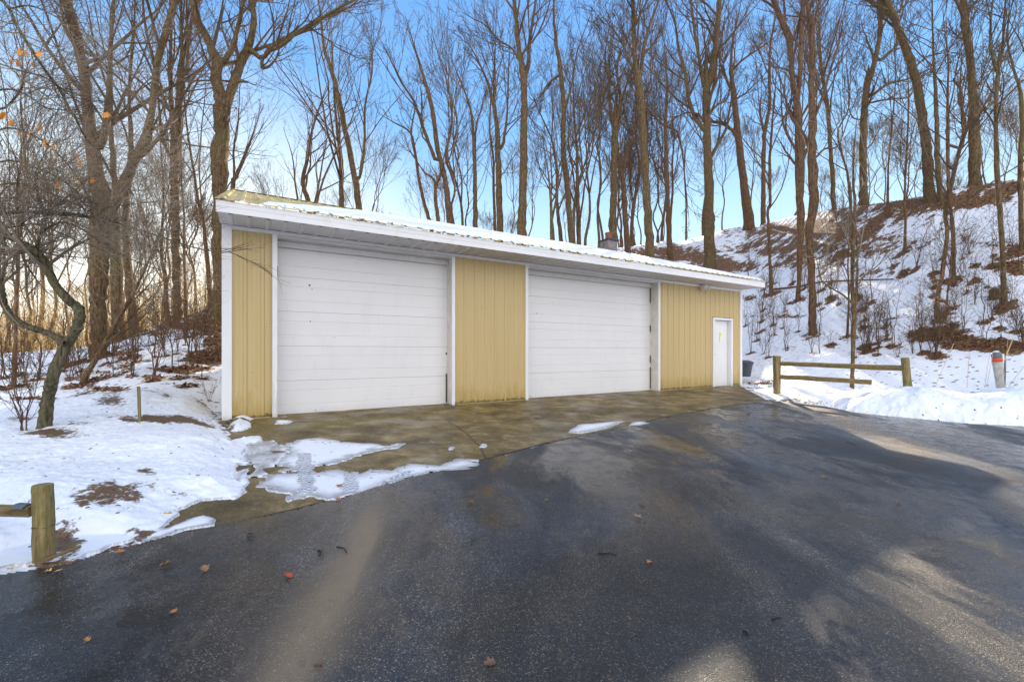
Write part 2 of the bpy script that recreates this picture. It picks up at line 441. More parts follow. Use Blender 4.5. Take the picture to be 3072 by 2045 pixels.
def hit(px, py, fn=None, ymax=60.0):
    """where the photo's ray through a pixel meets the land"""
    fn = fn or land
    Y = np.exp(np.linspace(math.log(1.2), math.log(ymax), 1500))
    X = Y*(px-CX)/F; Z = CAMZ + Y*(HY-py)/F
    d = Z - fn(X, Y); k = np.argmax(d < 0)
    if d[k] >= 0: k = len(Y)-1
    return float(X[k]), float(Y[k]), float(fn(X[k:k+1], Y[k:k+1])[0])
def hits(pts, fn=None): return np.array([hit(p[0], p[1], fn)[:2] for p in pts])
def proj(x, y, z): return CX + F*x/y, HY - F*(z-CAMZ)/y

def in_poly(P, x, y):
    r = np.zeros(x.shape, bool); n = len(P)
    for i in range(n):
        x0, y0 = P[i]; x1, y1 = P[(i+1) % n]
        c = ((y0 > y) != (y1 > y)) & (x < (x1-x0)*(y-y0)/((y1-y0) if y1 != y0 else 1e-9)+x0)
        r ^= c
    return r
def sdf(P, x, y):
    """signed distance to a polygon, positive inside"""
    d = np.full(x.shape, 1e9); n = len(P)
    for i in range(n):
        a = P[i]; b = P[(i+1) % n]; ex, ey = b[0]-a[0], b[1]-a[1]
        t = np.clip(((x-a[0])*ex+(y-a[1])*ey)/(ex*ex+ey*ey+1e-12), 0, 1)
        d = np.minimum(d, np.hypot(x-a[0]-t*ex, y-a[1]-t*ey))
    return np.where(in_poly(P, x, y), d, -d)
def seg_d(P, x, y):
    d = np.full(x.shape, 1e9)
    for i in range(len(P)-1):
        a = P[i]; b = P[i+1]; ex, ey = b[0]-a[0], b[1]-a[1]
        t = np.clip(((x-a[0])*ex+(y-a[1])*ey)/(ex*ex+ey*ey+1e-12), 0, 1)
        d = np.minimum(d, np.hypot(x-a[0]-t*ex, y-a[1]-t*ey))
    return d

# asphalt edge: from far left, past the apron, to the snow bank on the right
edge_px = [(0, 1728), (140, 1706), (330, 1660), (480, 1618), (560, 1598), (652, 1582), (760, 1558), (860, 1537), (960, 1512), (1043, 1492), (1130, 1462),
           (1240, 1432), (1340, 1408), (1434, 1385), (1520, 1362), (1640, 1330), (1760, 1305), (1900, 1273), (2010, 1250), (2120, 1228), (2230, 1212), (2310, 1203)]
right_px = [(2400, 1208), (2480, 1220), (2560, 1236), (2640, 1246), (2760, 1258), (2900, 1271), (3072, 1281)]
E1 = hits(edge_px, g0); E2 = hits(right_px, g0)
ASPH = np.vstack([[(-40, -12), (-12, -1.5), (-6.5, 1.0)], E1, E2, [(12, 6.2), (20, 4.0), (40, 2.5), (60, -30), (-40, -30)]])
# concrete apron: garage wall out to the asphalt
CONC = np.vstack([[(-4.9+.518*-.0, 6.9)], [(-4.57+.855*s-.518*.35, 6.86+.518*s+.855*.35) for s in (0, 7, 14.4)], E1[::-1][:19], hits([(500, 1545), (560, 1470), (640, 1370), (700, 1290)], g0)])

def polar(px0, px1, dpx, ys):
    px = np.arange(px0, px1+1e-6, dpx); X, Yg = np.meshgrid((px-CX)/F, ys); return X*Yg, Yg
def grid_mesh(name, X, Y, Z, keep, mat, attrs=None, kind='structure'):
    r, c = X.shape; idx = np.arange(r*c).reshape(r, c)
    q = np.stack([idx[:-1, :-1], idx[:-1, 1:], idx[1:, 1:], idx[1:, :-1]], -1)
    if keep is not None:
        kq = keep[:-1, :-1] & keep[:-1, 1:] & keep[1:, 1:] & keep[1:, :-1]; q = q[kq]
    q = q.reshape(-1, 4)
    used = np.unique(q); mp = np.full(r*c, -1); mp[used] = np.arange(len(used))
    V = np.stack([X.ravel(), Y.ravel(), Z.ravel()], 1)[used]
    at = {k: v.ravel()[used] for k, v in (attrs or {}).items()}
    o = mesh_np(name, V, mp[q], mat, attrs=at)
    if kind: o['kind'] = kind
    return o

# bare leafy ground: (px, py, rx, ry, weight) in photo pixels, laid onto the land
LIT = [(2480, 690, 170, 34, .55), (2600, 640, 140, 30, .45), (2330, 745, 130, 26, .5), (2140, 803, 70, 30, .7), (2000, 768, 130, 18, .5), (2250, 690, 200, 12, .5),
       (2700, 610, 200, 16, .55), (2900, 600, 150, 22, .5), (3000, 560, 120, 20, .6), (2560, 755, 120, 22, .3), (2400, 790, 120, 20, .35), (2800, 1008, 80, 15, 1.25),
       (2900, 1028, 85, 14, 1.3), (3010, 1042, 85, 17, 1.35), (2840, 990, 80, 10, .9), (2250, 895, 26, 10, .6), (2360, 948, 60, 8, .6), (2700, 950, 60, 10, .5),
       (2330, 1168, 70, 12, .35), (2290, 1148, 60, 9, .5), (2420, 1130, 60, 12, .5), (3020, 800, 60, 16, .5), (2960, 730, 100, 20, .3), (2700, 730, 140, 22, .22),
       (2600, 820, 100, 14, .3), (2930, 860, 90, 10, .35), (2990, 905, 80, 10, .4), (590, 1085, 55, 30, .65), (640, 1050, 40, 45, .7), (560, 1110, 30, 12, .5),
       (650, 960, 80, 30, .75), (560, 975, 80, 12, .45), (480, 1000, 60, 8, .4), (330, 1060, 90, 12, .35), (450, 1135, 60, 6, .5), (340, 1235, 50, 14, .65),
       (330, 1262, 60, 12, .6), (470, 1292, 50, 9, .8), (540, 1282, 40, 9, .8), (500, 1245, 30, 8, .5), (390, 1300, 40, 6, .5), (120, 1245, 80, 6, .45), (370, 1105, 60, 7, .4),
       (430, 1235, 60, 7, .5), (250, 1215, 60, 7, .45), (600, 1235, 30, 8, .4), (480, 1180, 70, 7, .5), (250, 1160, 80, 7, .45), (610, 1290, 40, 8, .6), (60, 1290, 60, 8, .5), (140, 1332, 60, 10, .5), (235, 1310, 60, 10, .4), (1980, 750, 120, 14, .4), (2240, 800, 60, 14, .3)]
TREE_FEET = []      # (x, y, radius), filled from the tree table below
def litter_at(X, Y, Z):
    px, py = proj(X, np.maximum(Y, .5), Z)
    L = np.full(X.shape, -.02)
    n = ndist(X, Y)
    far = sstep(15, 30, np.hypot(X, Y))
    L = L + .0*far
    for (cx, cy, rx, ry, wt) in LIT:
        d2 = ((px-cx)/rx)**2 + ((py-cy)/ry)**2
        L = L + wt*np.exp(-d2*.9)*.85
    for (fx, fy, r) in TREE_FEET:
        d2 = ((X-fx)**2 + (Y-fy)**2)/(r*r); m = d2 < 9
        if m.any(): L[m] = np.maximum(L[m], .62*np.exp(-d2[m]*1.0))
    hill = sstep(13, 24, np.hypot(X, Y))*sstep(1.2, 5, Z)
    L = L*(.70+.75*sstep(-.35, .35, fbm(X*.8+11, Y*1.5, 1.1, 4))) + .10*hill + .05*sstep(10, 14, np.hypot(X, Y)) + .14*(X < -3)*sstep(9, 12, np.hypot(X, Y)) + .10*sstep(.3, 2.2, Z) + .10*sstep(-.2, .6, fbm(X+7, Y, .45, 3))*sstep(9, 13, np.hypot(X, Y))
    return L

# snow left lying by the apron, from the photo (full pixels)
S = 2.618
LIT += [(100, 1200, 90, 6, .45), (330, 1170, 90, 6, .5), (180, 1235, 60, 6, .4), (560, 1160, 60, 6, .5), (450, 1215, 50, 5, .5), (290, 1120, 60, 6, .4), (520, 1110, 60, 7, .5), (400, 1075, 60, 8, .4), (60, 1120, 60, 6, .35)]
def r2(*p): return [(600+x/S, 1150+y/S) for x, y in p]
MAIN = [(-900, 2300), (-300, 1830), (0, 1708), (80, 1700), (140, 1706), (200, 1695), (270, 1660), (330, 1640), (420, 1615), (470, 1590), (505, 1572), (520, 1545), (540, 1525)] + \
       r2((0, 918), (120, 905), (250, 912), (320, 870), (350, 820), (400, 770), (290, 700), (300, 640), (380, 640), (330, 570), (390, 490), (480, 455), (460, 425), (320, 440), (230, 460), (190, 400), (170, 370), (160, 300), (110, 290), (110, 200), (180, 150)) + \
       [(668, 1200), (650, 1180), (300, 1170), (-400, 1180), (-1500, 1250)]
P2 = r2((600, 640), (640, 590), (690, 540), (640, 500), (760, 455), (950, 430), (1150, 470), (1400, 480), (1620, 474), (1560, 505), (1400, 530), (1150, 600), (920, 668), (800, 680), (640, 710))
P3 = r2((470, 820), (470, 730), (590, 720), (720, 715), (930, 705), (1080, 690), (1260, 720), (1330, 680), (1500, 690), (1640, 640), (1760, 645), (1880, 650), (2020, 600), (2180, 608),
        (2170, 665), (1900, 700), (1680, 750), (1560, 770), (1380, 840), (1300, 880), (1190, 870), (1060, 915), (960, 930), (880, 900), (760, 930), (720, 955), (672, 925), (720, 870), (600, 855))
P4 = [(395, 1612), (440, 1578), (500, 1590), (560, 1565), (610, 1552), (648, 1560), (640, 1578), (560, 1590), (500, 1610), (430, 1630)]
P5 = [(1700, 1298), (1740, 1275), (1780, 1272), (1870, 1262), (1878, 1264), (1800, 1290), (1740, 1300)]
P6 = [(1885, 1278), (1900, 1268), (1960, 1256), (1985, 1258), (1960, 1268), (1920, 1278)]
P7 = r2((235, 290), (250, 245), (300, 235), (430, 262), (420, 280), (390, 300), (400, 350), (330, 375), (240, 385), (200, 360), (240, 330)) 
P8 = r2((580, 325), (600, 295), (660, 290), (735, 300), (690, 318))
P9 = r2((590, 270), (600, 248), (670, 245), (700, 265))
P10 = r2((1940, 525), (1960, 508), (2010, 505), (1980, 525)); P11 = r2((2195, 500), (2215, 480), (2250, 485), (2240, 505))
P12 = [(2040, 1240), (2100, 1205), (2200, 1178), (2215, 1182), (2140, 1208), (2070, 1236)]
P13 = [(2180, 1222), (2195, 1214), (2208, 1214), (2200, 1224)]
SLUSH = r2((330, 560), (400, 480), (560, 455), (660, 500), (700, 540), (640, 600), (590, 660), (600, 700), (480, 740), (370, 740), (430, 680), (330, 600))
FOOT = r2((255, 790), (260, 740), (330, 690), (400, 670), (410, 700), (350, 745), (320, 800))
TRK1 = r2((735, 555), (900, 553), (935, 870), (735, 890)); TRK2 = r2((1085, 705), (1255, 700), (1265, 870), (1085, 880))
TRK3 = r2((1340, 850), (1500, 790), (1680, 750), (1700, 690), (1560, 700), (1440, 770), (1300, 850))
BANK = [(2262, 1176), (2300, 1196), (2330, 1203), (2400, 1208), (2480, 1220), (2560, 1236), (2640, 1246), (2760, 1258), (2900, 1271), (3072, 1281), (3700, 1325), (5200, 1420),
        (5200, 1120), (3072, 1098), (2600, 1100), (2420, 1115), (2345, 1130), (2300, 1155)]

PY = 2.66; PX = PY*(130-CX)/F
def snow_left():
    ys = np.exp(np.linspace(math.log(1.9), math.log(11.5), 520))
    X, Y = polar(-1500, 2230, 4.0, ys)
    px, py = proj(X, Y, g0(X, Y))
    base = land(X, Y)
    wob = .05*fbm(X, Y, 3.5, 4)+.045*fbm(X, Y, 14, 4)
    T = np.full(X.shape, -1.0)
    # main lawn
    sd = sdf(hits(MAIN, g0), X, Y) + wob
    T = np.maximum(T, np.where(sd > 0, .006+.085*(1-np.exp(-np.clip(sd, 0, 9)/.20)), sd))
    for P, h, s in ((P2, .020, .16), (P3, .015, .14), (P4, .022, .06), (P5, .014, .08), (P6, .012, .06), (P7, .07, .07), (P8, .02, .05), (P9, .02, .05), (P10, .015, .04), (P11, .015, .04), (P12, .008, .08), (P13, .02, .04)):
        s2 = sdf(hits(P, g0), X, Y) + wob*(.95 if P is P2 or P is P3 else .45); s2 = s2 - (.10*sstep(.05, .5, fbm(X+9, Y*1.3, 5, 4))*sstep(.35, .0, s2) if P is P2 or P is P3 else 0)
        T = np.maximum(T, np.where(s2 > 0, .003+h*(1-np.exp(-np.clip(s2, 0, 9)/s)), s2))
    wet = np.zeros(X.shape)
    for P, pw in ((SLUSH, .9), (FOOT, 1.0)):
        s3 = sdf(hits(P, g0), X, Y) + .03*fbm(X, Y, 9, 3)
        k = sstep(-.01, .05, s3); holes = sstep(.0, .35, fbm(X+3, Y, 6, 3))
        if P is SLUSH: T = np.where(s3 > 0, np.maximum(T, .016-.045*holes+.022*fbm(X, Y, 11, 4)), T)
        else: T = np.where(s3 > 0, .018, T)
        wet = np.maximum(wet, k*pw*(.55+.45*sstep(-.3, .3, fbm(X-5, Y, 8, 4))))
    # tyre tread pressed into the snow
    for P in (TRK1, TRK2, TRK3):
        H = hits(P, g0); s4 = sdf(H, X, Y)
        c = H.mean(0); ax = H[3]-H[0] if P is not TRK3 else H[2]-H[0]; ax = ax/np.linalg.norm(ax)
        along = (X-c[0])*ax[0]+(Y-c[1])*ax[1]; acr = -(X-c[0])*ax[1]+(Y-c[1])*ax[0]
        wdt = .13
        edge_z = sstep(.055, .075, np.abs(acr))
        s4 = s4 + .05*fbm(X, Y, 7, 3) - .02; lug = np.sin(along*2*math.pi/.046 + np.sign(acr)*edge_z*.6)*edge_z + (1-edge_z)*np.sin(along*2*math.pi/.07 + 5*np.sin(acr*2*math.pi/.075))
        k = sstep(0, .02, s4)
        T = np.where((s4 > 0) & (T < .004), .004+.006*fbm(X, Y, 8, 2), T)
        T = T*(1-k) + k*(np.minimum(T, .013) + .009*lug)
        wet = np.maximum(wet*(1-k), k*(.95-.85*sstep(-.1, .5, lug)))
    # earlier prints and dirt by the fence post
    dirt = np.zeros(X.shape)
    for (cx, cy, rx, ry, wt) in ((330, 1290, 200, 12, .28), (520, 1330, 60, 10, .3), (220, 1345, 90, 9, .3), (480, 1500, 90, 14, .2), (80, 1570, 60, 16, .25), (150, 1330, 120, 12, .4), (60, 1420, 60, 8, .3), (330, 1400, 90, 7, .25), (560, 1500, 60, 7, .25), (350, 1530, 95, 38, .58), (250, 1560, 60, 30, .35), (440, 1460, 40, 12, .5), (520, 1415, 70, 18, .18), (640, 1260, 50, 28, .32), (190, 1640, 60, 40, .8), (430, 1610, 50, 22, .5), (300, 1690, 120, 14, .4),
                                 (690, 1290, 20, 12, .5), (150, 1700, 120, 10, .45), (560, 1280, 50, 12, .3), (950, 1330, 90, 8, .25), (1000, 1430, 80, 14, .22), (1300, 1400, 80, 10, .22)):
        dirt += wt*np.exp(-(((px-cx)/rx)**2+((py-cy)/ry)**2))
    for (cx, cy, rx, ry, wt) in LIT:
        if cx < 800 and cy > 1120: dirt += .95*wt*np.exp(-(((px-cx)/rx)**2+((py-cy)/ry)**2)*1.1)
    dirt += .10
    wet = np.maximum(wet, .9*sstep(.0165, .004, T)*(T > 0))
    lum = .035*fbm(X, Y, 1.6, 4)+.012*fbm(X, Y, 7, 3)
    thick = sstep(.05, .085, T)
    T = T + thick*(lum+.02) + sstep(.02, .09, T)*.010*fbm(X, Y, 22, 3)
    # a low bank shovelled up beside the apron
    T = T + thick*.10*np.exp(-(((px-560)/260)**2+((py-1360)/45)**2)) + thick*.08*np.exp(-(((px-150)/260)**2+((py-1520)/70)**2))
    T = np.where(T > 0, np.maximum(T-.5*np.exp(-(((X-PX)/.26)**2+((Y-PY-.02)/.22)**2)), .012), T)
    # blend out into the lawn further back
    T = T - .12*sstep(7.3, 8.6, Y)
    keep = T > -.045
    zz = base + np.maximum(T, -.05) + .004 - .012*sstep(0, -.01, T)
    dd = np.where(T < .010, .2, 0)
    # under the roof line nothing lies inside the garage
    keep &= ~((ndist(X, Y) < .02) & (sdist(X, Y) > -.02))
    grid_mesh('snow', X, Y, zz, keep, M['snow'], {'wet': wet, 'dirt': dirt+dd})

def snow_bank():
    ys = np.exp(np.linspace(math.log(5.5), math.log(16), 520))
    X, Y = polar(2200, 4500, 3.2, ys)
    base = land(X, Y)
    sd = sdf(hits(BANK, g0), X, Y) + .10*fbm(X, Y, 2.2, 4) + .03*fbm(X, Y, 11, 3)
    px = CX+F*X/Y
    h = np.interp(px, [2250, 2340, 2440, 2560, 2680, 2760, 2860, 2960, 3072, 4000], [.05, .12, .20, .36, .62, .66, .55, .62, .82, .9])
    r = np.clip(sd, 0, 9)
    T = h*(1-np.exp(-r/.42))*(1 - .80*sstep(1.0, 2.6, r))
    T = np.where(sd > 0, T+.004, np.maximum(sd*.9, -.06))
    m = sstep(.04, .25, T)
    T = T + m*(.17*fbm(X+4, Y+2, 1.1, 4) + .05*np.abs(fbm(X, Y, 2.2, 3)) + .006*fbm(X, Y, 10, 3))
    T = T - .30*sstep(1.9, 3.0, r)
    # a broken-off shelf with a hollow under it
    cx, cy, cz = hit(2790, 1215, g0)
    dx, dy = X-cx, Y-cy
    T = T - .20*np.exp(-((dx/.55)**2+((dy+.10)/.20)**2))*sstep(0, .2, T) + .10*np.exp(-((dx/.6)**2+((dy-.32)/.16)**2))
    keep = (sd > -.055)
    back = sstep(12.6, 14.5, Y)
    T = T-.12*back
    keep &= T > -.055
    dirt = .04+.25*np.exp(-((sd-.05)/.16)**2) + .35*np.exp(-(((px-2380)/110)**2))*np.exp(-((sd-.3)/.4)**2)
    grid_mesh('snow_bank', X, Y, base+T+.004, keep, M['snow'], {'wet': np.zeros(X.shape), 'dirt': dirt})

def build_ground():
    # one sheet out to the horizon
    ang = np.concatenate([np.radians(np.arange(-180, -64, 2.0)), np.arctan2(np.arange(-1200, 4700, 6.0)-CX, F), np.radians(np.arange(70, 181, 2.0))])
    ang = np.unique(np.round(ang, 6))
    rr = np.concatenate([[0.0, .6], np.exp(np.linspace(math.log(1.2), math.log(46), 460)), np.exp(np.linspace(math.log(48), math.log(900), 40))])
    A, R = np.meshgrid(ang, rr); X = R*np.sin(A); Y = R*np.cos(A)
    Z = land(X, Y)
    ins = sdf(ASPH, X, Y); inc = sdf(CONC, X, Y)
    down = np.maximum(sstep(-.02, .12, ins), sstep(-.02, .12, inc))
    L = litter_at(X, Y, Z)
    nearedge = (np.maximum(ins, inc) > -.6) & (R < 16)
    L = np.where(nearedge, np.maximum(L, .45), L)
    L = np.where((R < 8.0) & (Y > 0) & (X < 0), np.maximum(L, .0), L)
    speck = sstep(30, 12, R)*1.0
    Z = Z - .06*down
    grid_mesh('ground', X, Y, Z, None, M['ground'], {'litter': L, 'speck': speck})
    # asphalt
    ys = np.concatenate([np.linspace(-22, 1.2, 60), np.exp(np.linspace(math.log(1.25), math.log(13), 330))])
    X1 = np.linspace(-1, 1, 700)
    hw = np.where(ys < 1.25, 26.0, ys*1.25+4)[:, None]
    X = X1[None, :]*hw + 0.5; X = np.clip(X, -26, 26); Y = np.repeat(ys[:, None], 700, 1)
    sd = sdf(ASPH, X, Y) + .02*fbm(X, Y, 8, 3)
    Z = g0(X, Y) + .012 + .012*fbm(X, Y, .5, 3)
    px, py = proj(X, np.maximum(Y, .8), Z)
    silt_c = np.array([(1150, 1480), (1090, 1600), (1010, 1760), (930, 1900), (850, 2060), (800, 2200)], float)
    sw = np.interp(py, [1480, 1560, 1650, 1800, 1950, 2100], [70, 60, 60, 120, 130, 120]); sx = np.interp(py, silt_c[:, 1], silt_c[:, 0])
    silt = .95*np.exp(-((px-sx)/sw)**2)*sstep(1470, 1560, py)*(Y > .5)
    silt += .5*np.exp(-((px-sx-35)/18)**2)*sstep(1560, 1620, py)*sstep(1900, 1700, py)
    wet = np.zeros(X.shape)
    for (cx, cy, rx, ry, wt) in ((150, 1800, 260, 90, 1.), (430, 1690, 240, 45, .9), (700, 1620, 200, 40, .7), (300, 1900, 400, 60, .5), (1150, 1540, 120, 50, .6), (1540, 1640, 120, 40, .5), (2700, 1300, 260, 30, .3), (2100, 1260, 180, 20, .6)):
        wet += wt*np.exp(-(((px-cx)/rx)**2+((py-cy)/ry)**2))*(Y > .5)
    grid_mesh('asphalt_driveway', X, Y, Z, sd > 0, M['asphalt'], {'silt': np.clip(silt, 0, 1), 'wet': np.clip(wet, 0, 1)})
    # concrete apron, its inner slab a touch higher
    ys = np.exp(np.linspace(math.log(2.6), math.log(15.2), 330)); X, Y = polar(380, 2420, 3.5, ys)
    n = ndist(X, Y); s_ = sdist(X, Y)
    jl = np.array([(1340, 1258), (1400, 1300), (1440, 1340), (1460, 1378)]); jh = hits(jl, g0)
    j2 = hits([(1700, 1215), (1745, 1240), (1790, 1262)], g0)
    jd = np.minimum(seg_d(jh, X, Y), seg_d(j2, X, Y)) + .012*fbm(X, Y, 7, 3)
    inner = sstep(.80, .77, n+.02*fbm(X, Y, 4, 2))
    ea = -sdf(ASPH, X, Y)
    joint = np.maximum(np.exp(-(jd/.018)**2), .9*np.exp(-((n-.80)/.03)**2)*(.5+.5*fbm(X, Y, 3, 3)))
    joint = np.maximum(joint, np.exp(-((ea-.01)/.05)**2))
    joint = np.maximum(joint, np.exp(-((n-.0)/.06)**2)*.8)
    moss = .55*np.exp(-((n-.86)/.16)**2) + .5*np.exp(-((n-.1)/.2)**2) + .45*sstep(5, 1, s_)*np.exp(-((n-1.2)/.9)**2) + .4*np.exp(-(ea/.1)**2) - .25*sstep(7, 12, s_)
    Z = g0(X, Y) + .004*inner - .008*np.exp(-(jd/.012)**2) + .004*fbm(X, Y, 1.5, 3)
    sd = sdf(CONC, X, Y)
    grid_mesh('concrete_apron', X, Y, Z, (sd > 0) & (n > -.34), M['concrete'], {'moss': moss, 'joint': joint})
    snow_left(); snow_bank()

# ------------------------------------------------------------------ the garage
L_ = 14.09; RISE = .34; UR = 4.8; SOF = 3.075
def build_garage():
    rz = math.atan2(.518, .855)
    G = empty('garage', (-4.57, 6.86, 0), rz, 'long low tan steel garage with two wide white doors and snow on its roof', 'garage')
    # ribbed siding: profile in (x=s, y) extruded up
    def siding(s0, s1, z0, z1, name='siding', y=0.0):
        xs = []; pitch = .2438; k = math.floor((s0-.05)/pitch)-1
        prof = [(s0, y)]
        while True:
            c = .05+pitch*k+.25*0; k += 1
            if c-.035 > s1: break
            for dx, dy in ((-.034, 0), (-.018, -.019), (.018, -.019), (.034, 0), (.088, 0), (.094, -.004), (.104, -.004), (.110, 0), (.146, 0), (.152, -.004), (.162, -.004), (.168, 0)):
                x = c+dx
                if s0+.001 < x < s1-.001: prof.append((x, y+dy))
        prof.append((s1, y)); m = MB(); n = len(prof)
        m.add([(p[0], p[1], z0) for p in prof]+[(p[0], p[1], z1) for p in prof], [(i, i+1, n+i+1, n+i) for i in range(n-1)])
        return m.build(name, M['siding'], G)
    ZB = -.02
    siding(.10, .70, ZB, SOF-.03); siding(3.93, 5.70, ZB, SOF-.03); siding(10.12, 12.57, ZB, SOF-.03); siding(13.62, 14.03, ZB, SOF-.03)
    siding(12.57, 13.62, 2.13, SOF-.03)
    # structure behind the siding
    m = MB(); m.box(.03, .70, .012, .20, -.12, SOF); m.box(3.93, 5.67, .012, .20, -.12, SOF); m.box(10.13, 12.55, .012, .20, -.12, SOF); m.box(13.64, 14.06, .012, .20, -.12, SOF)
    m.box(12.55, 13.64, .012, .20, 2.14, SOF); m.box(.02, .12, .20, UR+.02, -.12, SOF); m.box(L_-.12, L_-.02, .20, UR+.02, -.12, SOF)
    m.prism([(.02, SOF+.002), (UR+.02, SOF+.002), (UR+.02, SOF+.10+RISE*UR), (.02, SOF+.12)], 'x', .03, .11); m.prism([(.02, SOF+.002), (UR+.02, SOF+.002), (UR+.02, SOF+.10+RISE*UR), (.02, SOF+.12)], 'x', L_-.11, L_-.03)
    m.box(.12, L_-.12, UR-.1, UR+.02, -.12, SOF+.1+RISE*(UR-.1)); m.each('wall', M['siding'], G)
    m = MB(); m.box(.02, .76, -.03, .25, -.5, -.035); m.box(3.86, 5.76, -.012, .25, -.5, -.045); m.box(10.06, 14.08, -.012, .25, -.5, -.045); m.box(.02, .2, .25, UR, -.5, -.125)
    m.each('foundation', simple('mossy_foundation', (.085, .085, .022), .9, .5, 9, .5), G)
    # white trim
    m = MB(); m.box(-.02, .115, -.035, .10, -.035, SOF-.003); m.box(L_-.085, L_+.02, -.035, .10, -.035, SOF-.003); m.each('corner_trim', M['trim'], G, .004)
    m = MB(); m.box(.115, L_-.085, -.032, .006, SOF-.065, SOF-.004); m.build('eave_trim', M['trim'], G, .004)
    m = MB()
    for a, b in ((.118, .66), (4.0, 5.66), (10.2, 12.5), (13.66, 13.99)): m.box(a, b, -.030, .010, -.034, -.016)
    m.each('base_trim', simple('dirty_base_trim', (.42, .34, .20), .6, .3, 12), G)
    # big doors
    R = .25
    for s0, s1, lab in ((.753, 3.88, 'left sectional door with small dents'), (5.75, 10.07, 'right sectional door, wider and stained at the top')):
        D = empty('sectional_door', (0, 0, 0)); D.parent = G
        ob = MB()
        # door curtain: profile (y,z) with grooves, five sections
        y0 = R; prof = [(y0+.045, -.055)]
        h = .606
        for k in range(5):
            z = -.055+k*h
            for dz, dy in ((.0, .0), (.178, 0), (.183, .005), (.190, 0), (.426, 0), (.431, .005), (.438, 0), (.601, 0), (.602, .012)):
                prof.append((y0+dy, z+dz+.002))
        prof.append((y0+.045, -.055+5*h))
        m = MB(); m.prism(prof, 'x', s0-.02, s1+.02); d = m.build('door_curtain', M['doorwhite'], D)
        D['label'] = lab
        m = MB()
        m.prism([(y0-.004, -.085), (y0+.03, -.085), (y0+.03, -.056), (y0-.004, -.056)], 'x', s0-.01, s1+.01); m.build('rubber_seal', M['dark'], D)
        # jambs (the return faces) and face trim, header
        m = MB(); m.box(s0-.045, s0-.021, -.012, R+.06, -.06, SOF-.075); m.box(s1+.021, s1+.045, -.012, R+.06, -.06, SOF-.075)
        m.each('jamb', simple('grimy_white_jamb', (.66, .62, .56), .6, .12, 5), D)
        m = MB(); m.box(s0-.075, s0-.002, -.050, -.012, -.06, SOF-.068); m.box(s1+.008, s1+.075, -.050, -.012, -.06, SOF-.068); m.each('face_trim', M['trim'], D, .003)
        m = MB(); m.box(s0-.02, s1+.02, -.028, R+.05, SOF-.11, SOF-.069); m.box(s0-.02, s1+.02, R-.07, R-.045, SOF-.22, SOF-.112); m.each('header', M['soffit'], D, .003)
        # vertical track seen as a dark slit at the right-hand jamb
        m = MB()
        zz = [(.02, .62), (.75, .95), (1.62, 1.80), (2.45, 2.92)] if s0 > 5 else [(.0, .60), (1.0, 1.04)]
        for a, b in zz: m.box(s1-.012, s1+.012, R-.02, R-.003, a, b)
        if s0 < 5:
            for a, b in ((2.35, 2.52),): m.box(s0-.004, s0+.02, R-.035, R-.003, a, b)
        m.each('door_track', simple('rusty_track', (.10, .08, .065), .7, .4, 20), D)
        # dents and holes
        m = MB()
        sp = [(929, 856, .018), (936, 868, .009), (931, 964, .011), (1001, 1011, .006), (1006, 1012.5, .005), (969, 1027, .005), (1181, 995, .004)] if s0 < 5 else [(1610, 940, .013), (1595, 825, .009), (1701, 822, .008), (1626, 836, .007), (1780, 853, .007)]
        for (px, py, r) in sp:
            t = (px-CX)/F
            # pixel ray against the door plane
            ax, ay = -4.57-.518*R, 6.86+.855*R
            s = (t*ay-ax)/(.855-t*.518); Yd = ay+.518*s; z = CAMZ+Yd*(HY-py)/F
            k = 9; vs = [(s+r*.8*math.cos(q)*(1+.3*math.sin(3*q+px)), R-.0025, z+r*1.3*math.sin(q)*(1+.25*math.cos(2*q))) for q in [2*math.pi*i/k for i in range(k)]]
            m.add(vs, [tuple(range(k))])
        m.each('dent', simple('dent_rust', (.085, .055, .045), .9, .4, 60), D)
        # lock/handle plate near the bottom
        m = MB(); m.box(s0+.25, s0+.31, R-.012, R-.002, .02, .035); m.build('lift_handle', M['trim'], D)
    # bent, torn lower-left trim of the first door
    m = MB()
    pts = [(.700, -.052, .0), (.69, -.075, .25), (.712, -.07, .42), (.70, -.055, .6), (.715, -.06, .78), (.705, -.052, 1.2)]
    n = len(pts); m.add([(a, b, c) for a, b, c in pts]+[(a+.035, b-.006, c) for a, b, c in pts], [(i, n+i, n+i+1, i+1) for i in range(n-1)])
    m.build('torn_trim', M['trim'], G)
    m = MB()
    m.box(3.93, 3.99, -.075, -.051, -.055, -.03); m.box(3.88, 3.93, -.16, -.05, -.065, -.045); m.each('bent_bracket', simple('grey_bracket', (.35, .31, .22), .6), G)
    # side door
    D = empty('door'); D.parent = G
    m = MB(); m.box(12.66, 13.50, .10, .14, -.03, 2.04); m.build('leaf', mat_white('white_entry_door', (.76, .76, .76), .35, 1.3), D, .003)
    m = MB(); m.box(12.575, 12.655, -.035, .14, -.04, 2.05); m.box(13.505, 13.60, -.035, .14, -.04, 2.05); m.box(12.575, 13.60, -.037, .142, 2.052, 2.115); m.each('frame', M['trim'], D, .003)
    m = MB(); m.lathe([(.03, 0), (.03, .012), (.012, .014), (.012, .045), (.028, .05), (.03, .07), (.018, .082)], k=14, M=Matrix.Translation((12.735, .10, .98)) @ Matrix.Rotation(math.radians(90), 4, 'X')); m.build('knob', simple('bronze_knob', (.06, .045, .03), .35, metallic=.9), D, smooth=True)
    m = MB(); m.box(12.66, 13.50, .03, .10, -.05, -.028); m.build('threshold', simple('worn_threshold', (.3, .28, .24), .6), D)
    # yellow-green paint squiggle sprayed on the door
    pts = [(13.07, 1.62), (13.10, 1.66), (13.135, 1.645), (13.13, 1.58), (13.095, 1.52), (13.085, 1.46), (13.11, 1.42), (13.10, 1.36)]
    m = MB(); vs = []
